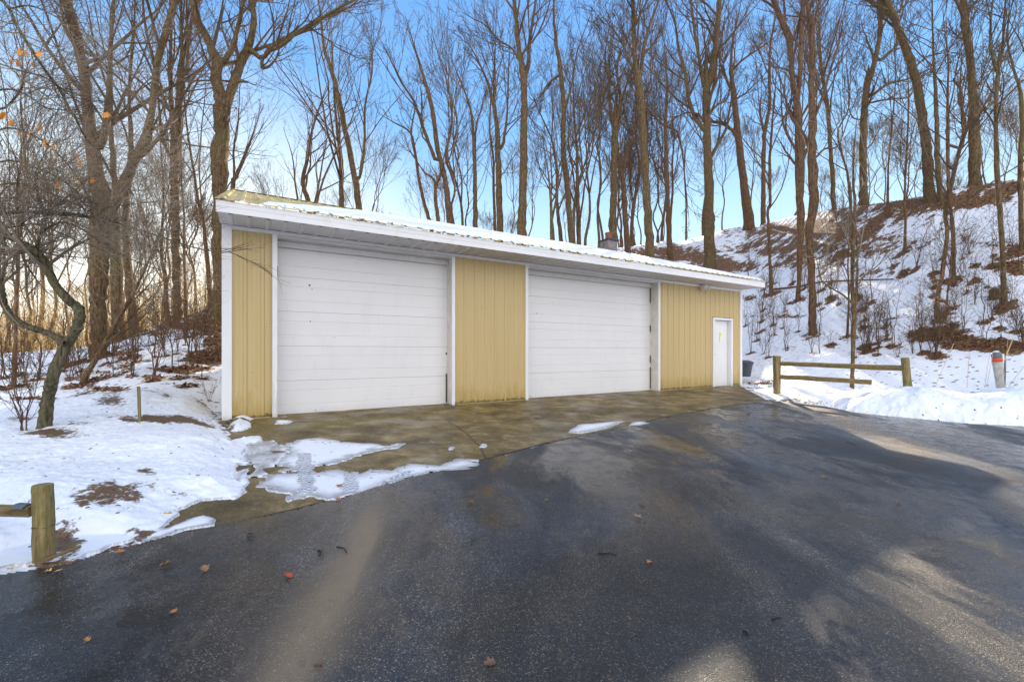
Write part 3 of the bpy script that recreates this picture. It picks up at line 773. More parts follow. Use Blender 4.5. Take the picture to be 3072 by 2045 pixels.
    wd = [.010, .020, .034, .038, .032, .022, .028, .010]
    for (a, b), q in zip(pts, wd): vs += [(a-q, .0965, b), (a+q, .0965, b)]
    m.add(vs, [(2*i, 2*i+1, 2*i+3, 2*i+2) for i in range(len(pts)-1)]); m.build('paint_mark', simple('yellow_green_paint', (.62, .75, .04), .5), D)
    # soffit with ribs, running back from the fascia
    E0 = -.72
    m = MB()
    k = 0; x = -.04; prof = [(x, SOF)]
    while True:
        c = .11+.2438*k; k += 1
        if c > L_-.05: break
        prof += [(c-.035, SOF), (c-.022, SOF-.016), (c+.022, SOF-.016), (c+.035, SOF)]
    prof.append((L_+.08, SOF)); n = len(prof)
    m.add([(p[0], E0+.03, p[1]) for p in prof]+[(p[0], -.034, p[1]) for p in prof], [(i, i+1, n+i+1, n+i) for i in range(n-1)])
    m.build('soffit', M['soffit'], G)
    m = MB(); m.box(-.04, L_+.06, -.033, .0, SOF+.004, SOF+.03); m.build('soffit_gap', M['dark'], G)
    # fascia: flat board with a folded lower lip, plus rake boards
    m = MB(); m.prism([(E0, SOF-.005), (E0+.028, SOF-.005), (E0+.028, SOF+.165), (E0-.004, SOF+.165), (E0-.004, SOF+.085), (E0, SOF+.08)], 'x', -.06, L_+.10); m.build('fascia', M['trim'], G, .004)
    m = MB()
    for a, b in ((-.058, -.038), (L_+.078, L_+.098)):
        m.prism([(E0+.030, SOF+.0), (UR, SOF+.0+RISE*(UR-E0)), (UR, SOF+.158+RISE*(UR-E0)), (E0+.030, SOF+.16)], 'x', a, b)
    m.each('rake_board', M['trim'], G, .003)
    m = MB(); m.prism([(E0+.03, SOF+.001), (-.036, SOF+.001), (-.036, SOF+.22), (E0+.03, SOF+.05)], 'x', -.036, -.026); m.build('eave_return', M['trim'], G)
    # roof sheet with ribs, sloped
    ZR = SOF+.185
    def roof_z(u): return ZR + RISE*(u-(E0-.03))
    prof = [(-.07, 0.0)]; k = 0
    while True:
        c = .02+.2438*k; k += 1
        if c > L_+.02: break
        prof += [(c-.034, 0), (c-.018, .02), (c+.018, .02), (c+.034, 0)]
        for q in (.10, .155):
            if c+q < L_: prof += [(c+q-.008, 0), (c+q, .004), (c+q+.008, 0)]
    prof.append((L_+.11, 0)); n = len(prof); m = MB()
    U0 = E0-.035
    for u0, u1 in ((U0, UR+.03),):
        m.add([(p[0], u0, roof_z(u0)+p[1]) for p in prof]+[(p[0], u1, roof_z(u1)+p[1]) for p in prof], [(i, i+1, n+i+1, n+i) for i in range(n-1)])
        m.add([(p[0], u0, roof_z(u0)+p[1]-.012) for p in prof]+[(p[0], u1, roof_z(u1)+p[1]-.012) for p in prof], [(i, n+i, n+i+1, i+1) for i in range(n-1)])
        m.add([(p[0], u0, roof_z(u0)+p[1]) for p in prof]+[(p[0], u0, roof_z(u0)+p[1]-.012) for p in prof], [(i, n+i, n+i+1, i+1) for i in range(n-1)])
    roof = m.build('roof', M['roof'], G)
    m = MB(); z = roof_z(UR+.03)
    m.prism([(UR-.12, z-.05+.028), (UR+.03, z+.03), (UR+.08, z+.02), (UR+.08, z-.12), (UR+.06, z-.12), (UR+.06, z+.0), (UR+.02, z+.01)], 'x', -.07, L_+.11); m.build('ridge_cap', M['roof'], roof)
    # back: short wall closing strip under the ridge is the wall; snow slab on the roof
    ss = np.arange(-.06, L_+.10, .03); uu = np.arange(U0, UR+.05, .03); Sg, Ug = np.meshgrid(ss, uu)
    nz = fbm(Sg, Ug, 1.3, 4); nf = fbm(Sg, Ug, 7, 3)
    up = np.interp(Sg, [-.1, .45, .6, .9, 1.4, 1.8, 2.3, 2.8, 3.4, 4.2, 5.0, 20], [-1.2, -1.0, -.35, .1, .9, 1.9, 2.7, 3.4, 4.2, 5.0, 6, 6])
    d1 = up - Ug + .20*nz + .05*nf
    d2 = Ug - (U0+.01) + .030*nf - .015
    d3 = (L_+.04) - Sg + .05*nf
    d4 = Sg - .52 + .08*nf
    d = np.minimum(np.minimum(d1, d2), np.minimum(d3, d4))
    T = .006+.055*(1-np.exp(-np.clip(d, 0, 5)/.07)) + .012*nz*sstep(0, .3, d) + .005*nf
    rib = np.clip(1-np.abs(((Sg-.02+.1219) % .2438)-.1219)/.034, 0, 1)*.02
    Tt = roof_z(Ug) + np.maximum(T, rib*.9+.003)
    keep = (d > 0) & (T > .004)
    o = grid_mesh('roof_snow', Sg, Ug, Tt, keep, simple('sunlit_snow', (.86, .87, .90), .6, .04, 3, .15), None, None); o.parent = roof
    # front lip of the snow slab down to the steel
    lip = []; vs = []; fs = []
    for j in range(len(ss)):
        col = np.where(keep[:, j])[0]
        if len(col) == 0: lip.append(None); continue
        i = col[0]; lip.append((ss[j], uu[i], Tt[i, j], roof_z(uu[i])+rib[i, j]*.5))
    for j in range(len(ss)-1):
        a, b = lip[j], lip[j+1]
        if a and b:
            q = len(vs); vs += [(a[0], a[1], a[2]), (b[0], b[1], b[2]), (b[0], b[1]-.006, b[3]), (a[0], a[1]-.006, a[3])]; fs.append((q+3, q+2, q+1, q))
    m = MB(); m.add(vs, fs); m.build('snow_lip', o.data.materials[0], o)
    # chimney behind the ridge
    def ch_s(t, u): return (t*(6.86+.855*u)+4.57+.518*u)/(.855-t*.518)
    u = UR+.45; s = ch_s((1826-CX)/F, u); Yc = 6.86+.518*s+.855*u
    zt = CAMZ+Yc*(HY-721)/F
    C = empty('chimney', (s, u, 0)); C.parent = G
    m = MB(); m.box(-.26, .26, -.24, .24, 0, zt-.05); m.build('stack', simple('sooty_block', (.20, .17, .17), .9, .35, 5, .5), C, .01)
    m = MB(); m.prism([(-.32, zt-.05), (.32, zt-.05), (.32, zt), (.17, zt+.035), (-.17, zt+.035), (-.32, zt)], 'y', -.30, .30); m.build('cap', simple('dark_cap', (.06, .05, .05), .9, .3, 8, .4), C, .008)
    m = MB(); m.lathe([(.15, zt+.02), (.145, zt+.25), (.16, zt+.27), (.16, zt+.31), (.12, zt+.31), (.115, zt+.05)], k=20); m.build('flue_pot', simple('clay_flue', (.19, .085, .055), .85, .25, 9, .4), C)
    # floodlight under the eave: two lamps and a sensor
    Fl = empty('floodlight', (4*0+11.97, -.05, 2.99)); Fl.parent = G
    wm = simple('white_plastic', (.74, .72, .68), .4)
    m = MB(); m.lathe([(.055, 0), (.06, .02), (.045, .04)], k=18, M=Matrix.Translation((0, 0, .0)) @ Matrix.Rotation(math.radians(90), 4, 'X')); m.box(-.03, .03, -.12, -.03, -.03, .02); m.box(-.05, .045, -.15, -.06, .0, .05); m.build('junction_box', wm, Fl, .004)
    for sx in (-1, 1):
        A = Matrix.Translation((sx*.06, -.09, -.015)) @ Matrix.Rotation(sx*math.radians(38), 4, 'Z') @ Matrix.Rotation(math.radians(112), 4, 'X')
        m = MB(); m.lathe([(.018, -.02), (.03, .0), (.036, .05), (.062, .10), (.070, .13), (.066, .135), (.055, .12)], k=20, M=A)
        lamp = m.build('lamp_head', wm, Fl, smooth=True)
        m = MB(); m.lathe([(.0, .115), (.05, .118), (.055, .122)][::1], k=20, M=A); m.build('lens', simple('lamp_lens', (.55, .56, .56), .15), lamp, smooth=True)
    m = MB(); m.lathe([(.0, -.09), (.022, -.085), (.028, -.06), (.022, -.03)], cx=0, cy=-.10, k=14); m.build('motion_sensor', wm, Fl, smooth=True)
    return G

# ------------------------------------------------------------------ bare trees
def resample(P, R, n):
    """smooth a polyline with radii through its points and give it n points"""
    P = np.asarray(P, float); R = np.asarray(R, float)
    m = len(P)
    Q = np.vstack([2*P[0]-P[1], P, 2*P[-1]-P[-2]])
    d = np.r_[0, np.cumsum(np.linalg.norm(np.diff(P, axis=0), axis=1))]
    t = np.interp(np.linspace(0, d[-1], n), d, np.arange(m))
    i = np.clip(t.astype(int), 0, m-2); u = (t-i)[:, None]
    p0, p1, p2, p3 = Q[i], Q[i+1], Q[i+2], Q[i+3]
    out = .5*((2*p1)+(-p0+p2)*u+(2*p0-5*p1+4*p2-p3)*u*u+(-p0+3*p1-3*p2+p3)*u**3)
    return out, np.interp(t, np.arange(m), R)

def tubes(P, R, k, rough=0.0, rng=None):
    """P (N,n,3), R (N,n) -> verts, quads"""
    N, n, _ = P.shape
    T = np.gradient(P, axis=1); T /= np.linalg.norm(T, axis=2, keepdims=True)+1e-9
    ref = np.cross(T[:, 0], np.array([.31, .77, .55])); ref /= np.linalg.norm(ref, axis=1, keepdims=True)+1e-9
    U = ref[:, None, :] - (ref[:, None, :]*T).sum(2, keepdims=True)*T; U /= np.linalg.norm(U, axis=2, keepdims=True)+1e-9
    W = np.cross(T, U)
    th = np.arange(k)*2*math.pi/k
    rr = R[:, :, None]*np.ones(k)
    if rough and rng is not None:
        rid = 1+rough*(np.repeat(rng.normal(size=(N, 1, k)), n, 1)*.6+rng.normal(size=(N, n, k))*.55)
        rr = rr*rid
    V = P[:, :, None, :] + rr[..., None]*(np.cos(th)[None, None, :, None]*U[:, :, None, :]+np.sin(th)[None, None, :, None]*W[:, :, None, :])
    idx = np.arange(N*n*k).reshape(N, n, k)
    a = idx[:, :-1]; b = idx[:, 1:]
    Q = np.stack([a, np.roll(a, -1, 2), np.roll(b, -1, 2), b], -1).reshape(-1, 4)
    return V.reshape(-1, 3), Q

def sprout(rng, P, R, n, lo, hi, ang, lf, rf, npt, up=.12, pull=(0, 0, 0), jit=.16, rmin=.004, absL=None, flat=None, taper=.15, opp=False):
    N, m, _ = P.shape
    t = lo+(hi-lo)*(np.arange(n)[None, :]+rng.random((N, n)))/n
    f = t*(m-1); i = np.clip(f.astype(int), 0, m-2); u = f-i; ar = np.arange(N)[:, None]
    p = P[ar, i]*(1-u)[..., None]+P[ar, i+1]*u[..., None]
    r = R[ar, i]*(1-u)+R[ar, i+1]*u
    tg = P[ar, i+1]-P[ar, i]; tg /= np.linalg.norm(tg, axis=2, keepdims=True)+1e-9
    plen = np.linalg.norm(np.diff(P, axis=1), axis=2).sum(1)[:, None]
    rv = rng.normal(size=(N, n, 3)); rv -= (rv*tg).sum(2, keepdims=True)*tg; rv /= np.linalg.norm(rv, axis=2, keepdims=True)+1e-9
    if flat is not None: rv[..., 2] = rv[..., 2]*flat; rv /= np.linalg.norm(rv, axis=2, keepdims=True)+1e-9
    A = np.radians(ang*(rng.random((N, n))*.6+.7))[..., None]
    d = tg*np.cos(A)+rv*np.sin(A)
    L = lf*plen*(1.2-.75*(t-lo)/(hi-lo+1e-6))*(rng.random((N, n))*.7+.6) if absL is None else absL*(rng.random((N, n))*.8+.55)
    d = d.reshape(-1, 3); p = p.reshape(-1, 3); L = L.reshape(-1); r0 = np.minimum(r.reshape(-1)*rf, L*.028+rmin*.6); r0 = np.maximum(r0, rmin)
    out = np.empty((len(p), npt, 3)); out[:, 0] = p; st = (L/(npt-1))[:, None]
    for j in range(1, npt):
        d = d+rng.normal(size=d.shape)*jit+np.array([pull[0], pull[1], pull[2]+up]); d /= np.linalg.norm(d, axis=1, keepdims=True)
        out[:, j] = out[:, j-1]+d*st
    rr = r0[:, None]*np.linspace(1, taper, npt)[None, :]; rr = np.maximum(rr, rmin*.75)
    return out, rr

def join(parts):
    vs = []; qs = []; b = 0
    for V, Q in parts: vs.append(V); qs.append(Q+b); b += len(V)
    return np.vstack(vs), np.vstack(qs)

def grow(rng, stems, dens=1.0, rtw=.006, style='forest', lo=.35, levels=4):
    """stems: list of (P,R) -> branch tubes. One array per level."""
    n = 18
    P = np.stack([resample(p, r, n)[0] for p, r in stems]); R = np.stack([resample(p, r, n)[1] for p, r in stems])
    parts = []
    n1 = max(3, int(10*dens))
    a, ra = sprout(rng, P, R, n1, lo, .97, 33, .50, .50, 12, .055, jit=.085, rmin=rtw*2.0, taper=.12)
    b, rb = sprout(rng, a, ra, 5, .15, .97, 30, .46, .60, 8, .05, jit=.10, rmin=rtw*1.35)
    c, rc = sprout(rng, b, rb, 4, .12, .98, 32, .48, .65, 6, .035, jit=.12, rmin=rtw*.9)
    parts += [tubes(a, ra, 5), tubes(b, rb, 4), tubes(c, rc, 3)]
    if levels > 3:
        d, rd = sprout(rng, c, rc, 2, .2, .98, 34, .50, .75, 4, .02, jit=.14, rmin=rtw*.7); parts.append(tubes(d, rd, 3))
    return join(parts)

PXR = {'A': (0, 0, 2.24), 'B': (0, 600, 2.24), 'C': (900, 0, 2.0909), 'E': (1900, 0, 2.0102), 'F': (2000, 600, 2.1978), 'H': (0, 700, 3.3657), 'P': (0, 0, 1.0)}
def trace(txt, Y, rng, wob=.05, yslope=0.0):
    """'B670,1060,150 ...' pixels and width -> 3D path at depth Y that also leans in depth as it rises"""
    pts = []; rad = []; reg = None
    for tok in txt.split():
        if tok[0].isalpha(): reg = PXR[tok[0]]; tok = tok[1:]
        x, y, wd = (float(q) for q in tok.split(','))
        pts.append((reg[0]+x/reg[2], reg[1]+y/reg[2])); rad.append(wd/reg[2])
    pts = np.array(pts); rad = np.array(rad); out = []
    for k, (px, py) in enumerate(pts):
        h = (pts[0, 1]-py)*Y/F
        Yk = Y+yslope*h+wob*math.sin(k*1.7+Y)*min(1, k*.4)
        out.append((Yk*(px-CX)/F, Yk, CAMZ+Yk*(HY-py)/F))
    return np.array(out), rad*Y/F/2/np.sqrt(1+((pts[:, 0]-CX)/F)**2)

# name, label, depth (0 = where its foot meets the land), bark, twig, crown density, lowest branch, stems
TREES = [
 ('maple_tree', 'thickest tree at the left, its trunk dividing into several tall stems above the crooked tree', 0, 'bark', 'twig', 1.0, .45,
  ['B670,1065,150 665,1000,125 660,800,118 660,600,128 665,400,140 680,100,160 A715,1440,175 700,1320,160', 'A700,1330,140 655,1100,118 620,900,100 600,700,78 565,450,85 515,200,80 450,0,72 400,-200,55 380,-420,30',
   'A740,1400,130 840,1280,90 900,1120,75 985,950,78 1030,780,52 1050,550,48 1100,300,56 1180,30,50 1210,-200,34 1230,-420,18', 'A640,950,60 680,700,50 695,450,35 700,200,30 720,0,25 735,-200,14',
   'A520,300,34 440,260,30 360,190,28 290,60,26 260,-100,18']),
 ('maple_tree', 'rough trunk standing just behind and right of the thickest tree at the left', 15.5, 'bark', 'twig', .7, .4,
  ['B800,945,95 790,800,80 785,500,84 770,200,85 A775,1500,80 770,1200,46 750,900,36 745,650,26 750,350,16 760,0,10']),
 ('maple_tree', 'third rough trunk behind the thickest tree, rising from the top of the mound', 17.0, 'bark', 'twig', .7, .4,
  ['B905,885,80 890,700,62 860,500,60 845,200,50 A850,1350,44 880,1000,34 870,600,24 900,200,16 910,-100,10']),
 ('leaning_tree', 'thin trunk leaning right over the snow in front of the thickest tree', 0, 'bark', 'twig', .8, .25,
  ['B560,1240,60 590,1150,46 640,1080,46 740,900,38 830,740,30 910,600,22 990,430,14 1060,250,8']),
 ('maple_tree', 'tall tree with a fan of upright limbs between the thickest tree and the garage corner', 17.0, 'bark', 'twig', 1.0, .5,
  ['B1190,825,72 1185,600,56 1180,300,58 A1178,1500,60 1172,1200,62 1178,1000,78', 'A1175,1020,60 1150,700,38 1143,400,26 1150,150,18 1130,-100,12', 'A1185,1010,62 1200,700,52 1205,480,46 1235,350,34 1285,150,26 1330,-60,18 1380,-260,10',
   'A1195,560,34 1185,300,26 1180,0,20 1175,-220,12', 'A1225,480,24 1240,300,20 1230,50,15 1240,-150,9', 'A1140,1050,26 1090,900,22 1068,700,16 1050,480,11 1010,300,7']),
 ('oak_tree', 'big green-tinged oak rising behind the left corner of the garage', 15.5, 'bark', 'twig', 1.15, .5,
  ['B1465,790,100 1465,700,78 1463,300,76 A1468,1500,78 1475,1300,92 1480,1150,122 1475,1020,128 1490,900,100 1490,760,110 1478,640,92',
   'A1478,660,84 1462,520,82 1462,420,78 1420,300,60 1350,180,56 1290,0,48 1240,-160,34 1200,-380,18', 'A1505,800,70 1535,700,68 1580,550,64 1640,400,64 1690,280,52 1710,120,40 1690,0,34 1670,-200,20',
   'A1700,320,38 1760,250,36 1850,190,33 1980,130,28 2100,50,24 2250,-40,18 2420,-120,9', 'A1480,430,44 1530,390,42 1570,310,38 1600,200,32 1625,80,28 1655,-80,18', 'A1640,525,13 1560,519,13 1400,514,13 1250,518,13 1150,532,12 1060,600,10',
   'A1740,290,30 1850,240,28 1960,150,24 2080,80,18 2240,10,12', 'A1430,520,20 1380,420,18 1330,300,16 1290,150,12 1200,60,8', 'A1700,390,24 1760,370,18 1810,300,14 1830,200,9']),
 ('young_tree', 'slim grey trunk near the left edge, growing from the snow beyond the crooked tree', 0, 'bark2', 'twig', .7, .3,
  ['B90,1262,44 98,1100,36 108,900,30 120,500,32 130,250,28 A150,1500,24 170,1100,18 140,700,12 160,300,8']),
 ('young_tree', 'straight thin trunk on the mound midway between the thickest tree and the garage', 16.0, 'bark2', 'twig2', .8, .35,
  ['B1130,822,42 1120,700,34 1110,500,30 1085,400,24 A1090,1500,20 1100,1300,14 1080,1000,9']),
 ('young_tree', 'very thin upright trunk close to the fan-limbed tree left of the garage', 14.0, 'bark2', 'twig', .7, .3,
  ['B1248,960,26 1246,700,22 1240,400,18 1235,200,15 A1240,1500,13 1215,1100,10 1235,700,6']),
 ('young_tree', 'slender trunk with many side shoots between the fan-limbed tree and the big oak', 18, 'bark2', 'twig', 1.0, .3,
  ['B1420,800,40 1400,500,32 1370,150,28 A1350,1450,26 1300,1150,20 1250,800,12 1225,500,8']),
 ('young_tree', 'orange-brown tree just right of the big oak, low above the garage roof', 17, 'bark2', 'twig2', 1.0, .4,
  ['B1560,800,40 A1560,1300,36 1590,1180,28 1650,1040,22 1700,900,10', 'A1575,1250,20 1570,1000,16 1600,800,10 1610,600,6']),
 ('maple_tree', 'leaning forked tree above the bare left end of the garage roof', 24, 'bark', 'twig', 1.25, .35,
  ['C375,1400,42 345,1120,40 300,900,36 250,650,32 200,450,28 150,300,20 130,100,14 100,-80,9', 'C372,1120,22 400,950,17 405,800,15 410,650,13 450,450,11 450,280,6']),
 ('maple_tree', 'straight tree just left of the leaning forked tree over the garage roof', 25, 'bark', 'twig', 1.1, .35,
  ['C260,1380,40 262,1200,34 255,1000,30 232,800,20 215,600,14 205,350,9']),
 ('young_tree', 'small reddish tree at the left end of the garage roof line', 22, 'bark2', 'twig2', 1.0, .3, ['C60,1350,36 20,1150,28 45,1000,22 80,800,16 130,650,9']),
 ('maple_tree', 'low forked tree with spreading limbs in the gap of open sky left of centre', 26, 'bark2', 'twig', 1.2, .3,
  ['C940,1480,42 915,1150,34 870,960,32 822,650,27 780,500,20 720,300,11', 'C968,1480,24 950,1280,14 975,1200,12 950,1100,16 915,980,18 955,750,14 930,550,10 880,380,6', 'C850,1000,24 780,820,20 720,650,16 640,520,11 560,360,7']),
 ('young_tree', 'slanting trunk left of the low forked tree above the garage roof', 27, 'bark2', 'twig', 1.0, .35, ['C825,1460,26 760,1200,20 720,950,16 690,830,12 590,770,8', 'C740,1050,14 700,850,12 720,700,8']),
 ('young_tree', 'short red-brown stem beside the low forked tree above the roof', 26, 'bark2', 'twig2', .8, .4, ['C872,1460,26 850,1250,24 840,1130,16 780,1080,10 700,960,6', 'C850,1180,22 880,1100,16 900,1000,8']),
 ('young_tree', 'lone slim straight tree over the middle of the tan panel between the garage doors', 27, 'bark2', 'twig', 1.1, .3, ['C1100,1500,34 1098,1200,26 1092,950,22 1080,750,16 1050,620,12 990,470,7', 'C1100,1000,14 1105,800,10 1140,680,6']),
 ('maple_tree', 'tree with a dense brush-like crown of upright twigs above the middle of the garage', 27, 'bark', 'twig', 1.6, .4,
  ['C1255,1520,42 1248,1200,38 1242,950,34 1228,740,26 1190,560,18 1150,450,12 1090,330,7', 'C1245,950,22 1280,880,18 1300,700,13 1310,420,7', 'C1235,800,18 1215,550,14 1225,300,7']),
 ('young_tree', 'thin tree close against the brush-crowned tree on its left', 28, 'bark2', 'twig', .9, .3, ['C1225,1520,20 1215,1200,17 1212,1000,15 1190,800,10 1200,600,6']),
 ('maple_tree', 'tallest straight tree above the middle of the garage, a single clean trunk forking high up', 25, 'bark', 'twig', 1.2, .5,
  ['C1390,1560,60 1398,1200,48 1404,900,44 1406,620,38 1402,490,40', 'C1400,500,34 1372,300,30 1352,100,28 1340,-60,22 1335,-240,10', 'C1410,490,26 1432,400,22 1442,250,19 1480,0,14 1500,-150,8', 'C1390,400,14 1330,290,12 1250,240,10 1170,150,8 1080,100,5']),
 ('maple_tree', 'slightly leaning tall tree right of the tallest straight one above the garage', 26, 'bark', 'twig', 1.1, .5,
  ['C1705,1600,42 1672,1150,34 1650,920,33 1655,700,30 1635,450,27 1612,300,23 1595,150,16 1590,-20,11', 'C1665,680,16 1710,500,12 1740,320,9 1820,100,5', 'C1640,460,16 1560,520,12 1500,620,7']),
 ('young_tree', 'slim tree with small crown right beside the slightly leaning tall tree', 27, 'bark2', 'twig', .9, .3, ['C1750,1600,32 1740,1200,22 1738,950,17 1722,760,13 1715,560,7']),
 ('young_tree', 'thin curved tree left of the slightly leaning tall tree, behind the roof snow', 28, 'bark2', 'twig', 1.0, .35, ['C1645,1600,28 1615,1300,20 1608,1050,14 1580,880,10 1500,700,6']),
 ('young_tree', 'mossy forked thin trunk above the left part of the right garage door', 24, 'bark', 'twig', 1.2, .25, ['C1580,1600,26 1576,1350,20 1565,1150,12 1540,980,7', 'C1576,1400,16 1620,1150,12 1600,950,6']),
 ('maple_tree', 'narrow upright tree directly behind the chimney', 27, 'bark', 'twig', 1.2, .55,
  ['C1962,1640,50 1966,1200,42 1970,1000,40 1976,790,40', 'C1972,800,26 1945,640,20 1935,480,17 1915,350,11 1935,200,6', 'C1980,800,26 2010,620,20 1990,420,13 2040,280,8']),
 ('maple_tree', 'dense-crowned tall tree just right of the chimney, its trunk forking at mid height', 24, 'bark', 'twig', 1.5, .5,
  ['C2200,1640,64 2185,1400,52 2162,1000,46 2140,650,46 2118,490,52', 'C2112,500,34 2095,300,28 2090,100,26 2085,-80,20 2080,-250,10', 'C2130,490,28 2152,330,22 2180,200,18 2250,0,12 2290,-150,6', 'C2105,480,18 2060,380,15 2020,280,12 1950,180,8 1900,120,5']),
 ('maple_tree', 'curving tree with two parallel stems between the chimney tree and the dense-crowned tree', 29, 'bark2', 'twig', 1.0, .35,
  ['C2060,1640,40 2040,1350,34 2020,1100,30 1985,920,26 2000,700,18 2060,500,12', 'C2025,1100,20 2050,950,18 2090,850,14 2110,700,9']),
 ('young_tree', 'thin straight tree on the hill edge right of the dense-crowned tall tree', 0, 'bark2', 'twig', 1.2, .4, ['E222,1560,34 205,1150,28 198,900,24 194,740,20 205,560,12 200,400,7', 'E190,760,14 110,680,11 60,600,7', 'E200,760,14 270,800,10 300,950,8 320,1150,8']),
 ('oak_tree', 'massive spreading tree on the slope behind the right part of the garage roof', 0, 'bark', 'twig', 1.5, .55,
  ['P2130,815,48 2129,780,34 2128,700,32 2126,550,28 2121,400,23 2119,275,24', 'E442,560,40 470,450,38 500,250,34 515,60,30 525,-80,22 530,-260,12', 'E430,540,24 412,450,22 380,250,18 352,50,14 340,-120,8',
   'E436,810,30 405,760,27 370,720,25 332,600,25 312,450,22 272,300,17 250,150,12 200,20,7', 'E450,700,18 500,640,15 560,600,11 590,500,7', 'E440,760,16 380,690,12 300,690,10 180,760,7']),
 ('maple_tree', 'slightly leaning trunk on the skyline right of the massive spreading tree, with crooked limbs', 0, 'bark2', 'twig', 1.2, .4,
  ['E698,1365,66 672,1150,50 648,950,44 622,720,36 604,560,34 590,400,20 600,250,12 640,60,7', 'E628,830,26 590,785,20 540,750,20 470,735,16', 'E606,570,18 560,470,16 520,350,12 540,200,8', 'E600,420,18 660,360,14 780,280,9', 'E612,600,14 680,560,10 760,480,7']),
 ('young_tree', 'dark thin straight tree just right of the slightly leaning skyline trunk', 0, 'bark2', 'twig', 1.1, .4, ['E782,1345,32 784,1100,27 787,900,26 795,780,26 822,640,20 820,480,18 825,300,14 850,120,8', 'E790,800,18 765,680,12 770,600,7']),
 ('young_tree', 'lichen-spotted thin trunk rising from the slope right of the roof end', 0, 'bark2', 'twig', 1.0, .35,
  ['F690,620,36 688,560,28 682,400,22 672,200,21 668,50,19 E825,1250,19 822,1000,18 830,850,16 850,600,10']),
 ('maple_tree', 'left one of two tall close-set reddish trees right of the garage', 0, 'bark2', 'twig2', 1.2, .5,
  ['F862,662,34 872,560,30 876,400,40 882,200,46 885,60,48 E1005,1200,44 1005,1000,42 990,650,46 975,560,40', 'E980,600,36 962,480,32 940,260,38 905,160,36 868,60,34 835,-40,26 800,-240,12', 'E985,600,34 1005,450,28 1012,250,30 1018,60,28 1022,-80,20 1030,-260,10',
   'E990,660,14 900,700,9 850,650,6']),
 ('maple_tree', 'right one of the two tall close-set reddish trees, its pale trunk foot in brown leaves', 0, 'bark2', 'twig2', 1.3, .5,
  ['F965,885,66 962,820,56 957,600,52 950,400,52 938,200,60 E1085,1250,58 1082,1050,66 1080,800,52 1076,500,42 1080,270,36', 'E1080,300,30 1062,100,26 1050,-60,20 1045,-250,10', 'E1085,280,26 1100,150,20 1130,0,14 1160,-140,8', 'E1100,950,16 1150,900,13 1230,880,10 1300,700,7']),
 ('young_tree', 'thin straight tree on the skyline right of the pair of reddish trees', 0, 'bark', 'twig', 1.0, .4, ['E1212,1260,34 1195,1000,28 1186,850,28 1165,600,26 1140,450,20 1125,280,14 1120,100,9']),
 ('oak_tree', 'crooked oak on the skyline throwing two long limbs to the right', 0, 'bark', 'twig', 1.2, .5,
  ['E1390,1228,64 1385,1100,52 1385,900,50 1390,740,50 1400,600,46 1410,500,44', 'E1412,520,40 1445,400,36 1478,250,31 1492,100,30 1488,-60,24 1480,-260,12', 'E1435,578,20 1500,530,20 1560,500,19 1640,485,14 1740,440,8',
   'E1420,625,16 1500,608,14 1580,600,12 1650,590,9 1700,520,6', 'E1462,385,24 1510,345,20 1550,300,17 1562,200,13 1600,80,7', 'E1492,140,24 1440,115,18 1350,60,13 1300,-10,8', 'E1385,720,12 1330,710,10 1300,640,8 1310,500,6', 'E1400,900,12 1440,870,10 1470,810,6']),
 ('oak_tree', 'thick leaning trunk near the right, bending left towards the top of the picture', 0, 'bark', 'twig', 1.2, .6,
  ['E1792,1200,84 1785,1120,66 1772,950,62 1742,700,60 1695,450,54 1642,290,50 1582,150,44 1535,40,50 1500,-60,42 1460,-260,22', 'E1560,110,22 1640,30,16 1700,-60,9', 'E1530,60,26 1450,20,18 1380,-60,10', 'E1680,420,14 1760,350,10 1850,330,6']),
 ('maple_tree', 'slim trunk growing close along the right side of the thick leaning trunk', 0, 'bark', 'twig', 1.1, .5, ['E1855,1215,44 1842,1100,36 1832,900,36 1826,620,28 1812,400,18 1805,200,12 1800,-20,8']),
 ('oak_tree', 'large mossy tree standing on the crest near the right edge', 0, 'bark', 'twig', 1.3, .5,
  ['E2060,1110,100 2060,1040,86 2060,850,82 2048,600,64 2030,350,52 2010,200,60 1995,60,58 1988,-80,42 1980,-280,20', 'E2085,700,26 2130,620,18 2170,550,14 2210,400,8', 'E2000,245,18 1960,235,12 1920,200,7', 'E2020,60,26 2080,0,18 2130,-90,10', 'E2060,570,18 2110,470,13 2150,380,7']),
 ('maple_tree', 'spotted grey trunk growing from low on the slope at the right, beside the cut stump', 0, 'bark', 'twig', 1.2, .5,
  ['F2228,700,60 2222,620,46 2216,400,42 2205,150,40 E2205,1200,40 2192,950,38 2188,750,30 2190,560,28 2200,420,30', 'E2198,430,24 2165,280,20 2165,120,16 2180,-40,10', 'E2205,420,22 2235,300,20 2245,120,17 2260,-60,11', 'E2190,600,10 2120,680,8 2060,740,5']),
 ('young_tree', 'left stem of a V-shaped pair with a bowed foot, low on the slope', 0, 'bark2', 'twig', 1.0, .4,
  ['F1795,785,56 1778,700,38 1785,620,34 1815,500,36 1835,350,32 1850,200,32 E1880,1300,30 1900,1200,30 1942,1000,28 1985,820,26 2000,740,24 1970,600,16 1975,450,10']),
 ('young_tree', 'straight right stem of the V-shaped pair on the slope', 0, 'bark2', 'twig', 1.0, .4, ['F1890,530,40 1888,400,28 1890,200,26 1872,60,24 E1905,1200,24 1895,900,22 1895,600,18 1900,380,11 1880,200,7']),
 ('young_tree', 'thin whip behind the V-shaped pair, its foot in the same leaf patch', 0, 'bark2', 'twig', .8, .3, ['F1848,760,22 1850,640,14 1865,520,12 1880,300,10 1870,100,8']),
